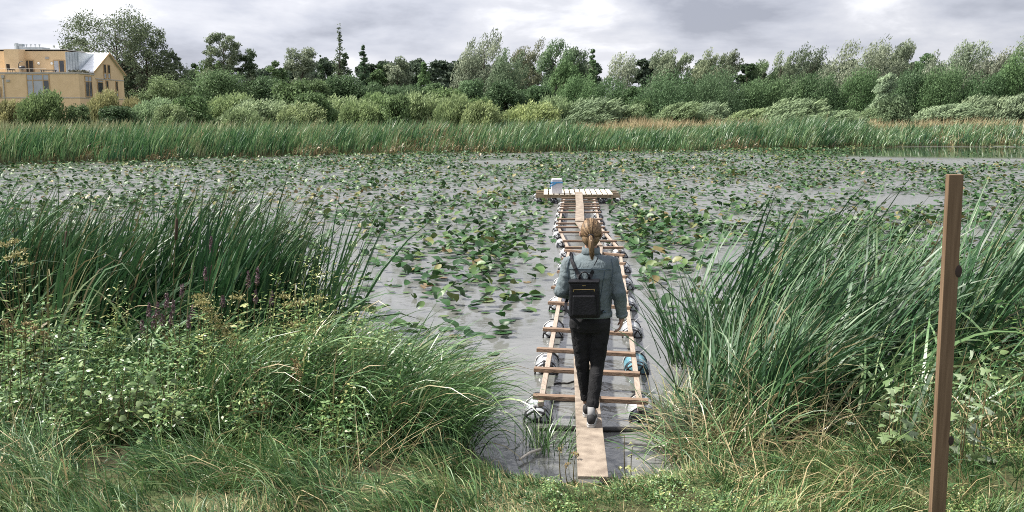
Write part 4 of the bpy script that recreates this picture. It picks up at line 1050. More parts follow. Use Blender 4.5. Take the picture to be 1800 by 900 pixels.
stuff('undergrowth', herb_mass(104, 110, (3.1, 6.2, 6.5, 7.6), lambda x, y: x > 2.0, .5, .040, .4, 50) + herb_mass(108, 26, (2.0, 3.2, 6.7, 7.2), lambda x, y: x > 2.0, .25, .035, .4, 40, tone=-.1) + herb_mass(105, 620, (.2, 4.2, 5.0, 6.6), lambda x, y: (x > .15 + 1.2 * (y > 6.3)) & (fbm(x * 1.4, y * 1.4, 99) > .50), .11, .020, .5, 44, sp=.08, tone=.16)
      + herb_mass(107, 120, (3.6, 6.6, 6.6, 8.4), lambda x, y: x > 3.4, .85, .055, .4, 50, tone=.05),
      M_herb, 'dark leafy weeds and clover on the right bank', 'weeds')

# ------------------------------------------------------------------ single plants of the banks
M_flower = mat_leaf('loosestrife_petal', ((0, (.07, .045, .052)), (.6, (.145, .088, .115)), (1, (.12, .085, .06))), .6, .3, .2)
M_stem = mat_solid('plant_stem', (.09, .075, .03), (.14, .11, .05), 20, .7)
M_poplar = mat_leaf('poplar_leaf', ((0, (.09, .15, .055)), (.55, (.16, .22, .10)), (.86, (.22, .28, .17)), (1, (.28, .33, .24))), .5, .4, .25)
M_yleaf = mat_leaf('yellow_leaf', ((0, (.20, .23, .085)), (.6, (.34, .35, .15)), (1, (.45, .43, .25))), .5, .4, .25)
M_shrub = mat_leaf('shrub_leaf', ((0, (.055, .105, .032)), (.6, (.11, .17, .055)), (1, (.19, .25, .11))), .36, .55, .22)
M_seed = mat_leaf('seed_head', ((0, (.14, .10, .05)), (.6, (.24, .18, .09)), (1, (.22, .21, .09))), .7, .2, .15)
M_goldf = mat_leaf('yellow_umbel', ((0, (.14, .14, .05)), (.6, (.25, .23, .09)), (1, (.30, .26, .13))), .6, .3, .2)
M_cattail = mat_solid('cattail_head', (.035, .022, .014), (.06, .038, .022), 30, .85)

def stem_tube(mb, p0, p1, r, bow=.04, n=5):
    p0, p1 = Vector(p0), Vector(p1); b = Vector((bow, 0, 0))
    mb.tube([p0, p0.lerp(p1, .35) - b * .5, p0.lerp(p1, .7) - b * .4, p1], [r, r * .85, r * .65, r * .4], n)
def tip_plant(px, py, Y, base_dx=-.06):
    """tip seen at a photo point, foot on the ground below it"""
    tip = at_y(px, py, Y); bx, by = tip[0] + base_dx, Y
    return tip, np.array([bx, by, max(_ground(bx, by), -.05) - .02])
def loosestrife(px, py, Y, L, label, seed):
    g = np.random.default_rng(seed); tip, b = tip_plant(px, py, Y, g.uniform(-.14, -.02))
    t = thing('loosestrife', label, 'flower', tuple(b), 'loosestrife on the left bank')
    mb = MB(); stem_tube(mb, b, tip, .006); mb.build('stem', M_stem, t)
    n = int(150 * L / .16); u = g.random(n); ax = unit(tip - b)
    c = tip - b - ax * (u * L)[:, None] + rdir(g, n) * (.010 + .012 * u)[:, None]
    V, Q, rv = leaves(c, rdir(g, n), rdir(g, n), g.uniform(.012, .024, n), g.uniform(.008, .015, n), np.clip(g.normal(.5 + .2 * (u - .5), .25, n), 0, 1))
    link('flower_spike', np_mesh('flower_spike', V, Q, M_flower, rv), t)
    n = 40; u = g.random(n) * .8 + .05; a = g.random(n) * 6.28
    c = (tip - b)[None] * (u)[:, None] * .9 + np.stack([np.cos(a), np.sin(a), 0 * a], 1) * .035
    V, Q, rv = leaves(c, np.stack([np.cos(a), np.sin(a), .3 + 0 * a], 1), rdir(g, n) * .4 + np.array([0, 0, 1]), np.full(n, .06), np.full(n, .016), g.random(n))
    link('foliage', np_mesh('foliage', V, Q, M_herb, rv), t)
lab1 = 'mauve loosestrife spike in the cluster over the dark hollow of the left bank'
lab2 = 'thin mauve loosestrife spike among the reeds at the right end of the left bank'
for k, (px, py, L) in enumerate(((262, 534, .11), (277, 533, .12), (293, 516, .12), (305, 528, .12), (250, 562, .10), (270, 556, .10), (302, 548, .11), (320, 500, .10), (332, 556, .09), (340, 537, .09), (286, 552, .10))):
    loosestrife(px, py, 7.9 + .05 * (k % 4), L, lab1, 300 + k)
for k, (px, py, L) in enumerate(((436, 478, .12), (453, 470, .14), (478, 513, .11), (449, 510, .10), (392, 520, .09))):
    loosestrife(px, py, 8.3 + .05 * (k % 3), L, lab2, 330 + k)
loosestrife(371, 416, 8.8, .16, 'tallest loosestrife, its mauve tip leaning over the reed tops', 350)
loosestrife(361, 470, 8.6, .12, 'loosestrife standing alone just below the tallest one', 351)

LOBED = np.array([(0, 0), (.30, -.16), (.50, .10), (.34, .20), (.52, .48), (.26, .50), (0, 1.0), (-.26, .50), (-.52, .48), (-.34, .20), (-.50, .10), (-.30, -.16)])
OVATE = np.array([(0, 0), (.20, .12), (.30, .34), (.25, .62), (.10, .86), (0, 1.0), (-.10, .86), (-.25, .62), (-.30, .34), (-.20, .12)])
def shaped_leaves(c, axis, nrm, size, rnd, outline, droop=.25):
    axis = unit(axis); side = unit(np.cross(axis, nrm)); nn = np.cross(side, axis); n, m = len(c), len(outline)
    ctr = np.array([[0, .45]]); o = np.concatenate([ctr, outline])
    z = -.16 * np.abs(o[:, 0]) - droop * o[:, 1] ** 2; z[0] = -droop * .2 + .03
    V = c[:, None] + (side[:, None] * o[None, :, 0:1] + axis[:, None] * o[None, :, 1:2] + nn[:, None] * z[None, :, None]) * size[:, None, None]
    k = np.arange(m); F = np.stack([0 * k, 1 + k, 1 + (k + 1) % m], 1)
    return V.reshape(-1, 3), (F[None] + (np.arange(n) * (m + 1))[:, None, None]).reshape(-1, 3), np.repeat(rnd, m + 1)
def sapling(name, label, cat, tips, Y, mat, outline, size, seed, per=14, spread=.09, hi=.0, low=.15):
    """several upright stems with broad leaves; tips = photo points of the stem tops"""
    g = np.random.default_rng(seed); t = None; mb = MB(); out = []
    for (px, py, dx) in tips:
        y_ = Y + g.uniform(-.06, .06); tip, b = tip_plant(px, py, y_, dx)
        if t is None: t = thing(name, label, cat, tuple(b)); b0 = b
        stem_tube(mb, b, tip, .005, .02)
        u = np.linspace(low, 1, per) + g.normal(0, .02, per); a = np.arange(per) * 2.4 + g.normal(0, .3, per)
        d = np.stack([np.cos(a), np.sin(a), g.uniform(-.25, .55, per)], 1)
        c = b - b0 + (tip - b)[None] * u[:, None] + d * (spread * g.uniform(.2, 1, per))[:, None]
        out.append(shaped_leaves(c, d + np.array([.35, 0, 0]), np.array([0, 0, 1.]) + g.normal(size=(per, 3)) * .55, size * g.uniform(.55, 1.15, per) * (1.1 - .35 * u), np.clip(g.random(per) + hi, 0, 1), outline))
    mb.build('stem', M_stem, t)
    V = np.concatenate([o[0] for o in out]); off = np.cumsum([0] + [len(o[0]) for o in out[:-1]])
    F = np.concatenate([o[1] + k for o, k in zip(out, off)]); rv = np.concatenate([o[2] for o in out])
    link('foliage', np_mesh('foliage', V, F, mat, rv, k=3), t)
    return t
sapling('poplar_sapling', 'white poplar sapling with lobed leaves just left of the wooden post', 'sapling', ((1592, 652, .0), (1580, 672, -.02), (1566, 700, .03)), 6.25, M_poplar, LOBED, .098, 401, 15)
sapling('poplar_sapling', 'silvery poplar sapling just right of the wooden post', 'sapling', ((1716, 640, -.05), (1698, 700, .0), (1729, 690, -.04)), 6.15, M_poplar, LOBED, .098, 402, 12, hi=.2)
sapling('poplar_sapling', 'bright green poplar shoots behind the silvery sapling', 'sapling', ((1745, 622, -.04), (1738, 650, -.02)), 6.5, M_poplar, LOBED, .105, 403, 9, hi=-.35, low=.5)
sapling('poplar_sapling', 'lone poplar shoot with two pale leaves in the dark hollow of the right bank', 'sapling', ((1480, 712, .05),), 6.6, M_poplar, LOBED, .095, 404, 3, hi=.3, low=.7)
sapling('poplar_sapling', 'yellow leaved poplar shoot among the weeds of the left bank', 'sapling', ((418, 556, -.03), (404, 590, .0), (424, 610, -.02)), 7.6, M_yleaf, LOBED, .085, 405, 12)
sapling('poplar_sapling', 'small yellow green seedling at the water right of the plank', 'sapling', ((1098, 765, .02), (1112, 785, .0)), 6.95, M_yleaf, LOBED, .05, 406, 7, spread=.05)
sapling('leafy_shrub', 'pale green broad leaved shrub in the middle of the left weeds', 'shrub', tuple((150 + 13 * k + (k * 37) % 20, 625 + (k * 29) % 62 + 1.2 * k, (k % 5 - 2) * .05) for k in range(11)), 6.72, M_shrub, OVATE, .085, 411, 17, .09, hi=.15)
sapling('leafy_shrub', 'lighter broad leaved shrub right of the pale green shrub', 'shrub', tuple((245 + 11 * k, 665 + (k * 23) % 55, (k % 5 - 2) * .05) for k in range(7)), 6.66, M_shrub, OVATE, .08, 412, 17, .09, hi=.3)
sapling('leafy_shrub', 'green shrub at the left edge of the bank', 'shrub', tuple((6 + 14 * k, 615 + (k * 31) % 60, (k % 5 - 2) * .05) for k in range(6)), 6.75, M_shrub, OVATE, .065, 413, 18, .10, hi=-.3)
sapling('leafy_shrub', 'small bright shrub at the foot of the dry seed heads', 'shrub', ((420, 755, 0), (432, 762, .02), (444, 752, 0), (410, 768, -.03)), 6.75, M_yleaf, OVATE, .07, 414, 10, .07, hi=-.4)
sapling('leafy_shrub', 'green leafy shrub at the right edge of the bank', 'shrub', tuple((1700 + 22 * k, 610 + (k * 31) % 50, (k % 5 - 2) * .05) for k in range(6)), 7.0, M_shrub, OVATE, .085, 415, 14, .10, hi=-.1)

def umbels(name, label, tips, Y, mat, seed, head=.05, n=70, flat=.4, leafy=True):
    g = np.random.default_rng(seed); t = None; mb = MB(); hv = []; lv = []
    for (px, py, dx) in tips:
        y_ = Y + g.uniform(-.15, .15); tip, b = tip_plant(px, py, y_, dx)
        if t is None: t = thing(name, label, 'plant', tuple(b)); b0 = b
        mb = MB(); stem_tube(mb, b, tip, .005, .03); mb.build('stem', M_stem, t)
        c = tip - b0 + g.normal(size=(n, 3)) * np.array([head, head, head * flat]) * .6; V, Q, rv = leaves(c, rdir(g, n), rdir(g, n) + np.array([0, 0, 1]), g.uniform(.014, .03, n), g.uniform(.009, .018, n), g.random(n))
        link('flower_head', np_mesh('flower_head', V, Q, mat, rv), t)
        if leafy:
            k = 26; u = g.uniform(.25, .95, k); a = g.random(k) * 6.28
            c = b - b0 + (tip - b)[None] * u[:, None] + np.stack([np.cos(a), np.sin(a), 0 * a], 1) * .05
            lv.append(leaves(c, np.stack([np.cos(a), np.sin(a), .2 + 0 * a], 1), rdir(g, k) * .4 + np.array([0, 0, 1]), np.full(k, .08), np.full(k, .02), np.clip(g.normal(.75, .2, k), 0, 1)))
    if lv: V, Q, rv, _ = merge(lv); link('foliage', np_mesh('foliage', V, Q, M_herb, rv), t)
umbels('goldenrod', 'yellow flowering weed at the left edge below the reeds', ((10, 430, -.05), (25, 424, -.1), (40, 440, -.05), (14, 452, 0), (45, 462, -.05), (30, 447, 0)), 8.1, M_goldf, 501)
umbels('goldenrod', 'yellowish flowering weed in the middle of the left bank below the loosestrife', tuple((350 + (k * 41) % 75, 520 + (k * 53) % 95, -.04 + .02 * (k % 4)) for k in range(12)), 7.4, M_goldf, 502, .055)
umbels('goldenrod', 'yellowish weed right of the yellow leaved poplar shoot', tuple((500 + (k * 31) % 80, 520 + (k * 47) % 90, -.03) for k in range(10)), 7.75, M_goldf, 503, .05)
umbels('goldenrod', 'brown budded weed at the far left above the shrub', tuple((8 + (k * 23) % 85, 565 + (k * 17) % 30, -.03) for k in range(10)), 7.5, M_seed, 504, .03, 40)
umbels('dry_seed_plant', 'dry tan seed heads on pale stalks left of the sedge', tuple((440 + (k * 9), 705 + (k * 19) % 26, -.05 + .01 * k) for k in range(6)), 6.9, M_seed, 505, .035, 60, .7, False)
umbels('dry_seed_plant', 'brown dock stalk standing in the left weeds', ((520, 640, 0), (526, 655, .02), (515, 668, 0)), 7.1, M_seed, 506, .022, 70, 3.0, False)
umbels('dry_seed_plant', 'thin dry weed at the water edge left of the plank', ((984, 790, .03), (1012, 800, .0), (995, 818, .03)), 6.75, M_seed, 507, .02, 22, 1.0, False)
for px, py, Y, lb in ((117, 395, 9.2, 'dark cattail head among the reeds at the far left'), (311, 372, 9.0, 'dark cattail head left of the tall reed clump'), (372, 455, 8.8, 'dark cattail head behind the tallest loosestrife')):
    tip, b = tip_plant(px, py, Y, -.15); t = thing('cattail', lb, 'cattail', tuple(b)); mb = MB(); stem_tube(mb, b, tip, .006, .03); mb.build('stem', M_stem, t)
    a = unit(tip - b); p0 = tip - a * .27; p1 = tip - a * .06
    mb = MB(); mb.tube([p0, p0 + a * .015, p1 - a * .015, p1], [.006, .015, .015, .006], 8); mb.build('seed_head', M_cattail, t, smooth=True)

# ------------------------------------------------------------------ floating walkway
def wood(name, c1, c2, st=(3, 30, 30), scale=2.2):
    return mat_solid(name, c1, c2, scale, .75, .25, stretch=st, bump=.2, detail=6)
M_bar = wood('batten_wood', (.11, .075, .053), (.235, .16, .112))
M_rail = wood('rail_wood', (.235, .19, .155), (.32, .26, .215), (30, 3, 30))
M_plank = mat_solid('plank_wood', (.155, .125, .10), (.275, .23, .185), 9, .85, .2, bump=.25, bscale=90, detail=8)
M_slat = wood('slat_wood', (.46, .41, .33), (.58, .53, .45), (30, 3, 30))
M_beam = wood('beam_wood', (.24, .18, .115), (.33, .255, .17))
M_keg = mat_solid('keg_plastic', (.24, .25, .27), (.42, .44, .47), 3.5, .16, .6, stretch=(1, .5, 2), lo=.3, hi=.7)
M_kegb = mat_solid('blue_keg_plastic', (.06, .19, .25), (.16, .31, .37), 3.5, .18, .6)
M_black = mat_solid('black_plastic', (.010, .010, .011), (.02, .02, .022), 8, .35, .5)
M_tie = mat_solid('cable_tie', (.40, .40, .39), (.5, .5, .49), 4, .4)
ZB = .205
def keg_meshes(mat):
    mb = MB(); r = .125
    mb.loft([(0, -.255, 0, .05, .05), (0, -.25, 0, .085, .085), (0, -.225, 0, .113, .113), (0, -.18, 0, r, r), (0, .18, 0, r, r), (0, .225, 0, .113, .113), (0, .25, 0, .085, .085), (0, .255, 0, .05, .05)], 20, 'y')
    for yy in (-.10, .10): mb.loft([(0, yy - .008, 0, r + .001, r + .001), (0, yy, 0, r + .005, r + .005), (0, yy + .008, 0, r + .001, r + .001)], 20, 'y')
    body = mb.mesh('float_keg', mat, smooth=True)
    mb = MB(); n = 8
    for yy, rr, w in ((-.285, .122, .011), (-.185, .128, .010), (-.27, .045, .010)):
        mb.tube([(rr * math.cos(2 * math.pi * (k + .5) / n), yy, rr * math.sin(2 * math.pi * (k + .5) / n)) for k in range(n)], w, 6, closed=True)
    for k in range(n):
        a = 2 * math.pi * (k + .5) / n; ca, sa = math.cos(a), math.sin(a)
        mb.tube([(.045 * ca, -.27, .045 * sa), (.122 * ca, -.285, .122 * sa), (.128 * ca, -.185, .128 * sa)], .009, 5)
    mb.ball((0, -.262, 0), (.04, .012, .04), 10, 6)
    return body, mb.mesh('end_frame', M_black, smooth=False)
KEG, KFR = keg_meshes(M_keg); KEGB, _ = keg_meshes(M_kegb)
def add_keg(root, x, y, z, az, blue=False, both=True):
    o = link('float_keg', KEGB if blue else KEG, root); og = origin_of(root)
    o.location = (x - og.x, y - og.y, z); o.rotation_euler = (0, random.Random(int(x * 999 + y * 77)).random() * 6, 0); 
    o.rotation_euler = Matrix.Rotation(az, 3, 'Z').to_euler()
    f = link('end_frame', KFR, o); f.rotation_euler = (0, .2, 0)
    f = link('end_frame', KFR, o); f.rotation_euler = (0, 0, math.pi)
    if blue: o['label'] = 'blue tinted float keg'
    return o
def bars_at(lst):
    out = []
    for x0, x1, py in lst:
        a, b = at_z(x0, py + (0 if len(out) else 0), ZB), at_z(x1, py, ZB); out.append((a, b))
    return out
def section(label, lst, skew, kegs, blue=()):
    """lst: batten ends in the photo (left px, right px, row)"""
    br = []
    for x0, x1, py in lst:
        a, b = at_z(x0, py - skew, ZB), at_z(x1, py + skew, ZB); br.append((Vector(a), Vector(b)))
    root = thing('floating_walkway', label, 'walkway', (float(br[0][0].x + .5), float(br[0][0].y), 0), 'sections of the floating walkway')
    for a, b in br:
        m_ = MB(); m_.bar((a.x, a.y, ZB - .02), (b.x, b.y, ZB - .02), .076, .04); m_.build('crossbar', M_bar, root, bevel=.003)
    for s in (0, 1):
        p = [Vector(q[s]) + (q[1 - s] - q[s]).normalized() * .075 for q in br]
        p0 = p[0] + (p[0] - p[-1]).normalized() * .09; p1 = p[-1] + (p[-1] - p[0]).normalized() * .08
        m_ = MB(); m_.bar((p0.x, p0.y, ZB - .0625), (p1.x, p1.y, ZB - .0625), .05, .044); m_.build('rail', M_rail, root, bevel=.003)
        d = (p1 - p0).normalized(); az = math.atan2(-d.x, d.y)
        for i, yk in enumerate(kegs):
            q = p0 + d * ((yk - p0.y) / d.y); side = Vector((d.y, -d.x, 0)) * (.03 if s else -.03)
            add_keg(root, q.x + side.x, q.y, ZB - .0845 - .128, az, blue=(s, i) in blue)
            for dy in (-.13, .16):
                m_ = MB(); c = Vector((q.x + side.x, q.y + dy, ZB - .2125)); m_.tube([(c.x + .134 * math.cos(k * math.pi / 5), c.y, c.z + .134 * math.sin(k * math.pi / 5)) for k in range(10)], .004, 4, closed=True)
                if dy > 0 and yk < 12: m_.tube([(c.x + .06, c.y, c.z + .12), (c.x + (.17 if s else .03), c.y + .05, c.z + .20)], .003, 4)
                m_.build('cable_tie', M_tie, root)
    return root
secA = section('near section of the floating walkway, under the walking person',
    ((937, 1140, 697.5), (939, 1125, 650), (944, 1117, 615.5), (955, 1112.5, 580), (964, 1108, 534), (970, 1104, 507), (980, 1102, 480), (988, 1099.5, 457), (993, 1098, 442.5)), 4.5,
    (8.55, 10.15, 11.8, 13.4, 15.0, 16.6), ((1, 1),))
secB = section('short middle section of the floating walkway, just beyond the head of the person',
    ((993, 1096, 433.5), (989, 1084, 422), (982, 1071, 406.5), (977, 1063, 398)), .0, (18.3, 19.7, 21.0))
secC = section('far section of the floating walkway, leading to the platform',
    ((977, 1060, 391.5), (979, 1059, 384), (981, 1056, 372), (983, 1055, 365.5), (984, 1054, 361), (985, 1053, 357), (986, 1050.5, 351.5), (987, 1049, 347.5)), .0, (22.3, 23.7, 25.1, 26.5, 27.9))
# loose planks laid along the battens
def plank(a, b, w, zt0, zt1, label, th=.024):
    t_ = MB(); t_.bar((a[0], a[1], zt0 - th / 2), (b[0], b[1], zt1 - th / 2), w, th); o = t_.build('plank', M_plank, bevel=.003)
    return tag(o, label, 'plank', 'planks of the walkway')
ZP = ZB + .026
plank((.560, 6.38), (.742, 9.72), .212, .245, ZP + .002, 'long plank from the grassy bank to the feet of the walking person')
plank((.745, 9.66), (1.165, 13.75), .205, ZP + .026, ZP + .003, 'plank hidden in front of the walking person, second from the bank')
plank((1.160, 13.70), (1.600, 17.95), .205, ZP + .027, ZP + .004, 'plank beyond the shoulder of the person, ending at the bend')
plank((1.590, 17.90), (1.545, 22.0), .205, ZP + .030, ZP + .006, 'slanting plank over the short middle section')
plank((1.548, 21.96), (1.868, 26.6), .21, ZP + .032, ZP + .003, 'pale plank on the far section, upper one of two')
plank((1.866, 26.64), (2.03, 29.4), .21, ZP + .003, .312, 'last short plank leading up to the platform')
# platform
pf = thing('platform', 'slatted wooden platform floating at the far end of the walkway', 'platform', (2.02, 29.0, 0), None)
ZS = .285
xs = np.linspace(1.045, 2.985, 13)
for i, x in enumerate(xs):
    mb = MB(); mb.bar((x - .04, 28.75, ZS - .012), (x + .03, 30.6, ZS - .012), .122, .024); mb.build('slat', M_slat, pf)
for yy, xl, xr in ((28.85, .70, 3.24), (29.7, .74, 3.28), (30.5, .76, 3.30)):
    mb = MB(); mb.bar((xl, yy, ZS - .070), (xr, yy, ZS - .070), .05, .085); mb.build('beam', M_beam, pf)
for xx in (1.03, 2.98):
    for yy in (28.79, 30.44):
        mb = MB(); mb.box(xx - .03, xx + .03, yy, yy + .05 - .02, -.02, ZS - .03); mb.build('leg', M_beam, pf)
for xx in (.78, 1.25, 2.75, 3.26):
    for yy in (29.15, 30.25): add_keg(pf, xx, yy, ZS - .112 - .128, 0)
# white box on the platform
M_white = mat_solid('white_plastic', (.42, .42, .46), (.50, .50, .53), 3, .5)
M_blue = mat_solid('blue_strap', (.03, .20, .42), (.04, .26, .5), 6, .5)
cx0, cx1 = at_y(969.5, 340, 29.0)[0], at_y(988.5, 340, 29.0)[0]
cb = thing('cool_box', 'white box with a blue strap on the left end of the platform', 'box', ((cx0 + cx1) / 2, 29.1, ZS))
mb = MB(); mb.box(cx0, cx1, 28.95, 29.3, ZS, ZS + .335); mb.build('body', M_white, cb, bevel=.012)
mb = MB(); mb.box(cx0 + .006, cx1 - .006, 28.955, 29.295, ZS + .337, ZS + .44); mb.build('lid', M_white, cb, bevel=.02)
mb = MB(); z = ZS + .315; mb.box(cx0 - .012, cx1 + .012, 28.935, 28.947, z, z + .03); mb.box(cx0 - .012, cx0 - .003, 28.947, 29.31, z, z + .03); mb.box(cx1 + .003, cx1 + .012, 28.947, 29.31, z, z + .03)
mb.bar((cx0 + .14, 28.93, z + .01), (cx0 - .05, 28.90, z - .10), .006, .03); mb.bar((cx0 - .05, 28.9, z - .12), (cx0 + .0, 28.93, z + .02), .006, .03)
mb.build('strap', M_blue, cb)

# floating sticks at the foot of the bank, and a crossbar reflection made as a strip
M_wet_refl = mat_solid('wet_wood_and_reflection', (.010, .009, .008), (.02, .018, .015), 8, .45)  # for the dark twigs and the strip standing in for a reflection
M_stick = mat_solid('bleached_stick', (.42, .38, .33), (.55, .5, .44), 8, .7)
def log(label, pts, r, mat, name='floating_stick'):
    m_ = MB(); n = len(pts); m_.tube(pts, [r * (.85 + .3 * ((i * 7) % 3) / 2) for i in range(n)], 8); o = m_.build(name, mat, smooth=True); return tag(o, label, 'stick')
a, b = at_z(946, 754, .01), at_z(1152, 757, .01)
log('dark reflection of the nearest crossbar, laid as a black strip on the water under the plank', [a + (b - a) * k + np.array([0, .012 * math.sin(k * 9), .004 * math.sin(k * 14)]) for k in np.linspace(0, 1, 8)], .030, M_wet_refl, 'crossbar_reflection')  # solid dark strip in place of the crossbar's reflection
a, b = at_z(965, 708, .0), at_z(1100, 703, .0)
log('dark twig floating beneath the nearest crossbar', [a + (b - a) * k + np.array([0, .03 * math.sin(k * 11), .003]) for k in np.linspace(0, 1, 8)], .011, M_wet_refl)
a, b = at_z(974, 676, .0), at_z(1012, 672, .0)
log('short dark twig left of the trouser legs', [a + (b - a) * k + np.array([0, .03 * math.sin(k * 8), .003]) for k in np.linspace(0, 1, 6)], .012, M_wet_refl)
a, b = at_z(913, 808, .03), at_z(950, 790, .03)
log('pale bleached stick lying on the water left of the plank', [a, a + (b - a) * .5 + np.array([0, .02, .01]), b], .011, M_stick)

# ------------------------------------------------------------------ wooden post
M_post = mat_solid('post_wood', (.105, .068, .041), (.165, .112, .070), 2.0, .8, .2, stretch=(26, 26, 1.2), bump=.15, detail=7)
M_knot = mat_solid('knot_wood', (.020, .012, .010), (.035, .02, .016), 20, .7)
YP = 5.0
tp0 = at_y(1681.5, 307, YP); bt0 = at_y(1650, 900, YP)
dv = Vector(tp0) - Vector(bt0); bt = Vector(bt0) - dv * .35
W2, D2 = .0385, .021
pr = thing('wooden_post', 'square brown timber post standing on the bank at the right', 'post', (bt.x, YP, float(ground_h(bt.x, YP))))
mb = MB()
v = [(p.x + sx * W2, p.y + sy * D2 + D2, p.z) for p in (bt, Vector(tp0)) for sx, sy in ((-1, -1), (1, -1), (1, 1), (-1, 1))]
mb.add(v, [(3, 2, 1, 0), (4, 5, 6, 7), (0, 1, 5, 4), (1, 2, 6, 5), (2, 3, 7, 6), (3, 0, 4, 7)])
po = mb.build('timber', M_post, pr, bevel=.003)
for px, py, s in ((1681, 477, 1), (1668, 775, .8)):
    k = at_y(px, py, YP); mb = MB(); mb.ball((k[0] + .012, YP + .0005, k[2]), (.019 * s, .0025, .034 * s), 14, 8); kk = mb.build('knot', M_knot, po, smooth=True)

# ------------------------------------------------------------------ person (built facing +Y at the origin, then set on the plank)
M_skin = mat_solid('skin', (.30, .175, .125), (.36, .22, .16), 14, .5, .35)
M_eye = mat_solid('eye', (.55, .53, .5), (.6, .58, .55), 5, .2)
def denim(name, c1, c2, seams=()):
    m, t, b, out = new_mat(name)
    tc = t.nodes.new('ShaderNodeTexCoord')
    n1 = t.nodes.new('ShaderNodeTexNoise'); n1.inputs['Scale'].default_value = 7; n1.inputs['Detail'].default_value = 7; n1.inputs['Roughness'].default_value = .6
    t.links.new(tc.outputs['Object'], n1.inputs['Vector'])
    r = ramp_of(t, ((.32, c1), (.68, c2))); t.links.new(n1.outputs['Fac'], r.inputs['Fac'])
    t.links.new(r.outputs[0], b.inputs['Base Color'])
    n2 = t.nodes.new('ShaderNodeTexNoise'); n2.inputs['Scale'].default_value = 17; n2.inputs['Detail'].default_value = 3; n2.inputs['Distortion'].default_value = 1.2
    mp = t.nodes.new('ShaderNodeMapping'); mp.inputs['Scale'].default_value = (1, 1, .7); mp.inputs['Rotation'].default_value = (0, R(30), 0)
    t.links.new(tc.outputs['Object'], mp.inputs['Vector']); t.links.new(mp.outputs[0], n2.inputs['Vector'])
    bp = t.nodes.new('ShaderNodeBump'); bp.inputs['Strength'].default_value = .55; bp.inputs['Distance'].default_value = .03
    t.links.new(n2.outputs['Fac'], bp.inputs['Height']); t.links.new(bp.outputs[0], b.inputs['Normal'])
    b.inputs['Roughness'].default_value = .85; b.inputs['Specular IOR Level'].default_value = .2
    return m
M_denim = denim('denim', (.075, .098, .110), (.145, .172, .182))
M_seam = mat_solid('denim_seam', (.045, .07, .09), (.06, .09, .115), 30, .9)
M_trouser = denim('black_trousers', (.007, .007, .008), (.017, .017, .019))
M_sock = mat_solid('sock', (.17, .17, .175), (.24, .24, .245), 20, .9)
M_shoe = mat_solid('shoe_canvas', (.009, .009, .010), (.018, .018, .02), 30, .8)
M_sole = mat_solid('shoe_sole', (.34, .335, .32), (.42, .41, .40), 20, .6)
M_pack = mat_solid('backpack_leather', (.004, .004, .006), (.009, .009, .012), 14, .5, .25, bump=.15, bscale=60)
M_gold = mat_solid('brass_zip', (.25, .19, .085), (.33, .25, .12), 20, .35, .5, metal=.8)
def hair_mat():
    m, t, b, out = new_mat('hair')
    tc = t.nodes.new('ShaderNodeTexCoord'); mp = t.nodes.new('ShaderNodeMapping'); mp.inputs['Scale'].default_value = (70, 70, 7)
    n1 = t.nodes.new('ShaderNodeTexNoise'); n1.inputs['Scale'].default_value = 1.6; n1.inputs['Detail'].default_value = 5
    t.links.new(tc.outputs['Object'], mp.inputs['Vector']); t.links.new(mp.outputs[0], n1.inputs['Vector'])
    r = ramp_of(t, ((.3, (.060, .036, .018)), (.52, (.15, .095, .048)), (.72, (.28, .19, .105)))); t.links.new(n1.outputs['Fac'], r.inputs['Fac'])
    t.links.new(r.outputs[0], b.inputs['Base Color']); b.inputs['Roughness'].default_value = .62
    bp = t.nodes.new('ShaderNodeBump'); bp.inputs['Strength'].default_value = .7; bp.inputs['Distance'].default_value = .006
    t.links.new(n1.outputs['Fac'], bp.inputs['Height']); t.links.new(bp.outputs[0], b.inputs['Normal'])
    return m
M_hair = hair_mat()

PX0, PY0 = .628, 7.62
pz = float(np.interp(PY0, (6.38, 9.72), (.245, ZP + .002)))
person = thing('person', 'person with a blonde ponytail, denim jacket and black trousers walking away along the plank', 'person', (PX0, PY0, pz))
def hand(mb, w, fwd, palm, thumb, s=1.0):
    """w wrist point, fwd finger direction, palm normal, thumb side direction"""
    w, fwd, palm, thumb = Vector(w), Vector(fwd).normalized(), Vector(palm).normalized(), Vector(thumb).normalized()
    k = w + fwd * .075 * s
    mb.tube([w - fwd * .02, w + fwd * .01, w + fwd * .035], [.021, .022, .024], 10)
    for i in range(4):
        o = thumb * ((1.5 - i) * .0185 * s)
        mb.tube([w + fwd * .015 + o * .6, w + fwd * .045 + o * .9, k + o], [.0125, .0135, .0115], 8)          # palm
        Lf = (.074, .082, .077, .060)[i] * s; d1 = (fwd + palm * .35 + thumb * (.05 * (1.5 - i))).normalized(); d2 = (fwd * .75 + palm * .75).normalized(); d3 = (fwd * .3 + palm).normalized()
        a = k + o; b = a + d1 * Lf * .45; c = b + d2 * Lf * .32; e = c + d3 * Lf * .26
        mb.tube([a - fwd * .012, a, b, c, e], [.0098, .0095, .0085, .0078, .0062], 8); mb.ball(tuple(e), .0064, 8, 6)
    a = w + fwd * .022 + thumb * .022; b = a + (fwd * .6 + thumb * .75 + palm * .2).normalized() * .036; c = b + (fwd * .85 + thumb * .25 + palm * .45).normalized() * .03; e = c + (fwd + palm * .5).normalized() * .02
    mb.tube([w + fwd * .02, a, b, c, e], [.012, .0135, .0105, .0092, .007], 8); mb.ball(tuple(e), .0072, 8, 6)
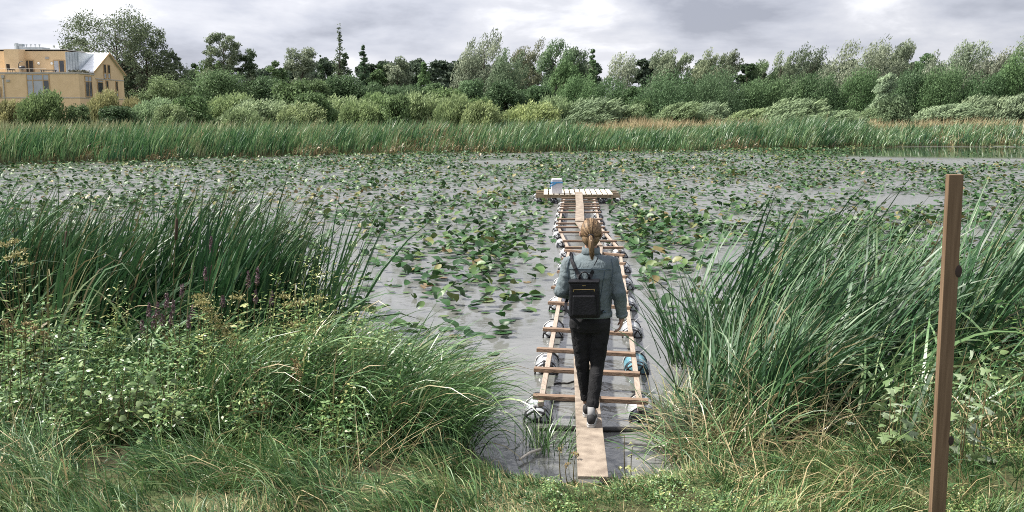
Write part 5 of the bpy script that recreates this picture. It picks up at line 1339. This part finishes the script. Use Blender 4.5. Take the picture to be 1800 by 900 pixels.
# joints
shR, elR, wrR = (.165, -.005, 1.30), (.232, -.045, 1.075), (.255, .025, .865)
shL, elL, wrL = (-.165, -.005, 1.30), (-.228, -.05, 1.075), (-.10, .19, 1.00)
hipR, knR, anR = (.078, .0, .82), (.062, .02, .46), (.028, -.125, .095)
hipL, knL, anL = (-.078, .0, .82), (-.062, .06, .46), (-.022, .135, .095)
mb = MB()
mb.loft([(0, .0, .84, .13, .09), (0, .0, .92, .135, .095), (0, 0, 1.04, .12, .085), (0, 0, 1.18, .135, .09), (0, -.005, 1.29, .15, .085), (0, -.01, 1.345, .12, .07), (0, -.008, 1.37, .06, .05), (0, -.004, 1.40, .05, .05), (0, .004, 1.47, .048, .052)], 20)
for s, e, w in ((shR, elR, wrR), (shL, elL, wrL)):
    mb.tube([s, tuple((a + b) / 2 for a, b in zip(s, e)), e, tuple((a + b) / 2 for a, b in zip(e, w)), w], [.050, .044, .036, .036, .023], 12); mb.ball(e, .036, 12, 8); mb.ball(s, .05, 12, 8)
for h, k, a in ((hipR, knR, anR), (hipL, knL, anL)):
    mb.tube([h, tuple((p + q) / 2 for p, q in zip(h, k)), k, tuple(p + (q - p) * .35 for p, q in zip(k, a)), a], [.082, .068, .050, .047, .032], 12); mb.ball(k, .05, 12, 8)
    mb.loft([(a[0], a[1] - .05, .03, .024, .02), (a[0], a[1] - .03, .04, .03, .034), (a[0], a[1] + .02, .045, .032, .04), (a[0], a[1] + .09, .034, .036, .028), (a[0], a[1] + .145, .024, .03, .014)], 12, 'y')
# head with face
mb.ball((0, .012, 1.535), (.072, .092, .108), 20, 14); mb.ball((0, .045, 1.475), (.05, .05, .045), 14, 10)
mb.tube([(0, .100, 1.555), (0, .118, 1.515), (0, .098, 1.508)], [.007, .013, .009], 8)
mb.tube([(-.022, .093, 1.478), (0, .098, 1.480), (.022, .093, 1.478)], [.004, .007, .004], 8)
for s in (-1, 1):
    mb.tube([(s * .072, .002, 1.555), (s * .083, -.006, 1.545), (s * .083, -.006, 1.520), (s * .072, .006, 1.505)], [.006, .012, .010, .006], 8)
    mb.tube([(s * .012, .098, 1.566), (s * .032, .094, 1.572), (s * .05, .078, 1.566)], [.005, .007, .005], 6)
hand(mb, wrR, (-.10, .12, -1), (-1, .1, 0), (.05, 1, 0))
hand(mb, wrL, (.75, .62, .12), (.2, -.35, .8), (-.35, .5, .7))
fuse(mb, 'body', M_skin, person, .0042, 3)
for s in (-1, 1):
    m_ = MB(); m_.ball((s * .031, .088, 1.545), (.012, .010, .008), 10, 8); m_.build('eye', M_eye, person, smooth=True, local=True)
# trousers
mb = MB()
mb.loft([(0, .0, .955, .145, .105), (0, -.005, .90, .160, .118), (0, -.012, .84, .168, .128), (0, -.008, .78, .165, .118), (0, 0, .745, .15, .10)], 24)
for h, k, a in ((hipR, knR, anR), (hipL, knL, anL)):
    e = tuple(p + (q - p) * .86 for p, q in zip(k, a))
    mb.tube([(h[0], h[1], .83), tuple(p + (q - p) * .45 for p, q in zip(h, k)), k, tuple(p + (q - p) * .45 for p, q in zip(k, a)), e], [.092, .077, .058, .053, .047], 16)
    mb.tube([tuple(p + (q - p) * .74 for p, q in zip(k, a)), tuple(p + (q - p) * .88 for p, q in zip(k, a))], [.053, .051], 16)
fuse(mb, 'trousers', M_trouser, person, .0075, 4, .0045, 10)
# jacket
mb = MB()
mb.loft([(0, -.005, .872, .168, .118), (0, -.005, .90, .172, .122), (0, -.005, .93, .172, .124), (0, -.006, 1.02, .172, .124), (0, -.008, 1.12, .176, .128), (0, -.01, 1.21, .186, .132), (0, -.012, 1.275, .190, .126), (0, -.012, 1.32, .172, .108), (0, -.010, 1.352, .122, .084), (0, -.008, 1.375, .078, .066), (0, -.006, 1.40, .064, .062)], 28)
for s, e, w in ((shR, elR, wrR), (shL, elL, wrL)):
    s, e, w = Vector(s), Vector(e), Vector(w)
    mb.tube([s + Vector((-.05 if s.x > 0 else .05, 0, .012)), s, s.lerp(e, .3), s.lerp(e, .7), e, e.lerp(w, .3), e.lerp(w, .7), e.lerp(w, .93)], [.058, .068, .062, .056, .056, .054, .048, .043], 16)
    mb.ball(tuple(e), .057, 14, 10)
jk = fuse(mb, 'jacket', M_denim, person, .0075, 6, .007, 7.0)
mb = MB()
mb.loft([(0, -.005, .868, .170, .120), (0, -.005, .872, .177, .127), (0, -.005, .905, .179, .129), (0, -.005, .911, .174, .124)], 32); mb.build('waistband', M_denim, jk, smooth=True, local=True)
mb = MB(); mb.loft([(0, -.008, 1.372, .080, .070), (0, -.004, 1.395, .072, .070), (0, .0, 1.425, .071, .070), (0, .004, 1.43, .066, .066), (0, .004, 1.40, .06, .06)], 24); mb.build('collar', M_denim, jk, smooth=True, local=True)
for e, w in ((elR, wrR), (elL, wrL)):
    e, w = Vector(e), Vector(w); mb = MB(); mb.tube([e.lerp(w, .84), e.lerp(w, .85), e.lerp(w, .965), e.lerp(w, .975)], [.046, .050, .046, .041], 16); mb.build('cuff', M_denim, jk, smooth=True, local=True)
# raised seams: project onto the jacket surface
from mathutils.bvhtree import BVHTree
_me = jk.data
bv = BVHTree.FromPolygons([v.co for v in _me.vertices], [tuple(p.vertices) for p in _me.polygons])
def on_back(x, z, off=.002):
    h = bv.ray_cast(Vector((x, -.6, z)), Vector((0, 1, 0)))
    return h[0] + Vector((0, -off, 0)) if h[0] is not None else None
def seam(name, pts, r=.0028, mat=M_seam, par=jk):
    q = [on_back(*p) for p in pts]; q = [p for p in q if p is not None]
    if len(q) > 2: m_ = MB(); m_.tube(q, r, 6); return m_.build(name, mat, par, smooth=True, local=True)
seam('yoke_seam', [(x, 1.262 + .012 * math.cos(x * 9)) for x in np.linspace(-.165, .165, 26)])
for s in (-1, 1):
    seam('panel_seam', [(s * (.118 - .05 * k), 1.255 - .34 * k) for k in np.linspace(0, 1, 22)])
    seam('armhole_seam', [(s * (.158 + .022 * math.sin(k * 3)), 1.365 - .21 * k) for k in np.linspace(0.1, 1, 16)])
    seam('waist_tab', [(s * k, .925) for k in np.linspace(.09, .13, 6)], .008)
# hair
mb = MB()
mb.ball((0, -.002, 1.555), (.080, .100, .105), 24, 16); mb.ball((0, -.035, 1.505), (.072, .068, .07), 20, 12)
mb.tube([(0, -.03, 1.50), (0, -.075, 1.46)], [.062, .03], 14)
hr = fuse(mb, 'hair', M_hair, person, .006, 4, .0012, 22)
mb = MB(); mb.tube([(.004, -.085, 1.522), (.006, -.125, 1.520), (.010, -.146, 1.492), (.013, -.150, 1.455), (.016, -.146, 1.405), (.018, -.142, 1.365)], [.016, .018, .022, .023, .016, .005], 14)
fuse(mb, 'ponytail', M_hair, hr, .005, 3, .002, 30)
mb = MB(); mb.tube([(.005 + .022 * math.cos(a), -.104, 1.521 + .022 * math.sin(a)) for a in np.linspace(0, 2 * math.pi, 13)[:-1]], .006, 6, closed=True); mb.build('hair_band', M_pack, hr, smooth=True, local=True)
# strands combed back into the tie, and strands of the tail
M_strand = mat_leaf('hair_strand', ((0, (.040, .024, .012)), (.5, (.110, .069, .036)), (1, (.24, .16, .09))), .55, .25, .0)
def ribbons(P, w, rnd, up):
    n, m, _ = P.shape
    T = unit(np.gradient(P, axis=1)); sd = unit(np.cross(T, up)); t = np.linspace(0, 1, m)
    wd = (w[:, None] * np.clip(np.sin(np.pi * (t * .9 + .05)), .15, 1)[None])[:, :, None]
    V = np.stack([P - sd * wd, P + sd * wd], 2).reshape(-1, 3); i = np.arange(m - 1)
    q = np.stack([2 * i, 2 * i + 1, 2 * i + 3, 2 * i + 2], 1); Q = (np.arange(n)[:, None, None] * (2 * m) + q[None]).reshape(-1, 4)
    return V, Q, np.repeat(rnd, 2 * m)
g_ = np.random.default_rng(9); n = 900; hc = np.array([0, -.002, 1.555]); hr_ = np.array([.0805, .1005, .1055])
tie = unit(np.array([[.005, -.095, -.035]]) / hr_)
st_ = unit(np.stack([g_.normal(0, 1, n), g_.uniform(-.75, .75, n), g_.uniform(-.55, 1.0, n)], 1))
u_ = np.linspace(0, 1, 12)[None, :, None]
ang_ = np.arccos(np.clip((st_ * tie).sum(1), -1, 1))[:, None, None]
P = (np.sin((1 - u_) * ang_) * st_[:, None] + np.sin(u_ * ang_) * tie[:, None]) / np.maximum(np.sin(ang_), .05)
P = hc + unit(P) * hr_ * (1.0 + .02 * g_.random(n)[:, None, None] + .028 * np.sin(np.pi * u_) * g_.random(n)[:, None, None]) + g_.normal(0, .0012, (n, 12, 3))
clump_ = .5 + .34 * np.sin(st_[:, 0] * 13 + st_[:, 2] * 9)
sets = [ribbons(P, g_.uniform(.0012, .0030, n), np.clip(clump_ + g_.normal(0, .2, n), 0, 1), unit(P - hc))]
n = 220; pk = np.array([(.004, -.098, 1.522), (.006, -.128, 1.520), (.010, -.148, 1.490), (.013, -.152, 1.452), (.016, -.147, 1.405), (.019, -.142, 1.355)]); rk = np.array([.014, .018, .022, .023, .018, .008])
k_ = np.linspace(0, 5, 12); ctr = np.stack([np.interp(k_, np.arange(6), pk[:, j]) for j in range(3)], 1); rr_ = np.interp(k_, np.arange(6), rk)
o_ = unit(g_.normal(size=(n, 3))); o_[:, 1] = -np.abs(o_[:, 1]) * .9
Lq = g_.uniform(.72, 1.05, n)
P = ctr[None] + o_[:, None] * rr_[None, :, None] * g_.uniform(.85, 1.12, n)[:, None, None]; P[:, -3:] += g_.normal(0, .004, (n, 3, 3))
sets.append(ribbons(P, g_.uniform(.0012, .0028, n), np.clip(g_.normal(.55, .25, n), 0, 1), unit(o_)[:, None] * np.ones((1, 12, 1))))
n = 70; bs = np.stack([g_.normal(0, .055, n), -.05 + g_.normal(0, .03, n), 1.47 + np.abs(g_.normal(0, .05, n))], 1)
fl = blades(bs, g_.uniform(.03, .09, n), np.full(n, .0016), g_.uniform(-3.1, 0, n), g_.uniform(.4, 1.6, n), g_.uniform(.3, 1.4, n), g_.random(n) * 3, g_.random(n), 3)
V, Q, rv, _ = merge(sets + [fl[:3]])
link('strands', np_mesh('strands', V, Q, M_strand, rv), hr)
# socks and shoes
for a, yaw in ((anR, 0), (anL, 0)):
    m_ = MB(); m_.tube([(a[0], a[1] - .006, .05), (a[0], a[1] - .006, .09), tuple(p + (q - p) * -.02 + (.0 if i < 2 else .06) for i, (p, q) in enumerate(zip(a, a)))], [.030, .031, .033], 14); m_.build('sock', M_sock, person, smooth=True, local=True)
    x, y = a[0], a[1]
    out = [(x + .036 * c * (1 if abs(c) < 2 else 1), 0) for c in (0,)]
    prof = ((-.075, .016), (-.068, .028), (-.045, .035), (0, .037), (.06, .041), (.11, .044), (.15, .040), (.178, .027), (.19, .010))
    poly = [(x + w, y + d) for d, w in prof] + [(x - w, y + d) for d, w in reversed(prof)]
    m_ = MB(); m_.prism(poly, .001, .030, 'xy'); so = m_.build('sole', M_sole, person, local=True, bevel=.004)
    m_ = MB(); m_.loft([(x, y - .074, .050, .018, .024), (x, y - .066, .058, .032, .034), (x, y - .040, .062, .036, .040), (x, y + .0, .060, .037, .038), (x, y + .04, .056, .038, .034), (x, y + .09, .046, .041, .024), (x, y + .14, .040, .038, .017), (x, y + .175, .034, .024, .010)], 16, 'y')
    m_.build('shoe', M_shoe, person, smooth=True, local=True)
    m_ = MB(); m_.prism([(x + w * 1.02, y + d * 1.01) for d, w in prof] + [(x - w * 1.02, y + d * 1.01) for d, w in reversed(prof)], .0235, .0265, 'xy'); m_.build('sole_stripe', M_shoe, so, local=True)
person.rotation_euler.z = R(-8)

# backpack, worn on the back
bp = thing('backpack', 'black leather backpack worn on the denim jacket', 'backpack', (PX0, PY0, pz))
bp.rotation_euler = (0, R(-1.8), R(-8))
def rbox(m_, x0, x1, y0, y1, z0, z1, tw=0.0):
    v = []
    for z, k in ((z0, tw), (z1, -tw)):
        v += [(x0 - k, y0, z), (x1 + k, y0, z), (x1 + k, y1, z), (x0 - k, y1, z)]
    m_.add(v, [(3, 2, 1, 0), (4, 5, 6, 7), (0, 1, 5, 4), (1, 2, 6, 5), (2, 3, 7, 6), (3, 0, 4, 7)])
yb0, yb1 = -.245, -.132
mb = MB(); rbox(mb, -.118, .118, yb0, yb1, .900, 1.188, .004); body_ = mb.build('bag', M_pack, bp, bevel=.018, local=True)
mb = MB(); rbox(mb, -.121, .121, yb0 - .004, yb1, 1.176, 1.196, 0); mb.build('flap', M_pack, bp, bevel=.006, local=True)
mb = MB(); rbox(mb, -.092, .092, yb0 - .022, yb0 + .004, .925, 1.085, .004); mb.build('front_pocket', M_pack, bp, bevel=.010, local=True)
mb = MB(); mb.tube([(-.080, yb0 - .004, 1.128), (.080, yb0 - .004, 1.132)], .0018, 6); mb.box(-.086, -.078, yb0 - .009, yb0 - .001, 1.112, 1.130); mb.box(.076, .084, yb0 - .009, yb0 - .001, 1.116, 1.134); mb.build('zip', M_gold, bp, local=True)
mb = MB(); mb.box(-.012, .016, yb0 - .0045, yb0 - .001, 1.158, 1.163); mb.build('badge', M_gold, bp, local=True)
def strap(name, pts, w, th=.005):
    m_ = MB()
    for p, q in zip(pts[:-1], pts[1:]):
        p, q = Vector(p), Vector(q); e = (q - p) * .04; c = (p + q) / 2; out_ = Vector((c.x * .3, c.y, 0)).normalized() if abs(c.y) > .05 else Vector((0, 0, 1))
        m_.bar(p - e, q + e, w, th, up=out_)
    return m_.build(name, M_pack, bp, local=True)
for s in (-1, 1):
    pts = []
    for k in np.linspace(0, 1, 8):
        x_, z_ = s * (.030 + .078 * k), 1.188 + .155 * k
        p = on_back(x_, z_, .006)
        if k < .25: p = Vector((x_, -.150 - .02 * (0.25 - k), z_))
        pts.append(p if p is not None else Vector((x_, -.1, z_)))
    pts += [Vector((s * .112, -.03, 1.372)), Vector((s * .115, .04, 1.362)), Vector((s * .118, .112, 1.30)), Vector((s * .122, .125, 1.18)), Vector((s * .135, .115, 1.06)), Vector((s * .168, .06, .97)), Vector((s * .165, -.06, .93)), Vector((s * .112, -.14, .92))]
    strap('shoulder_strap', [tuple(p) for p in pts], .026)
hp = [(-.040, -.165, 1.192), (-.036, -.175, 1.228), (-.02, -.178, 1.25), (.0, -.179, 1.258), (.02, -.178, 1.25), (.036, -.175, 1.228), (.040, -.165, 1.192)]
mb = MB(); mb.tube(hp, .0065, 8); mb.build('handle', M_pack, bp, smooth=True, local=True)
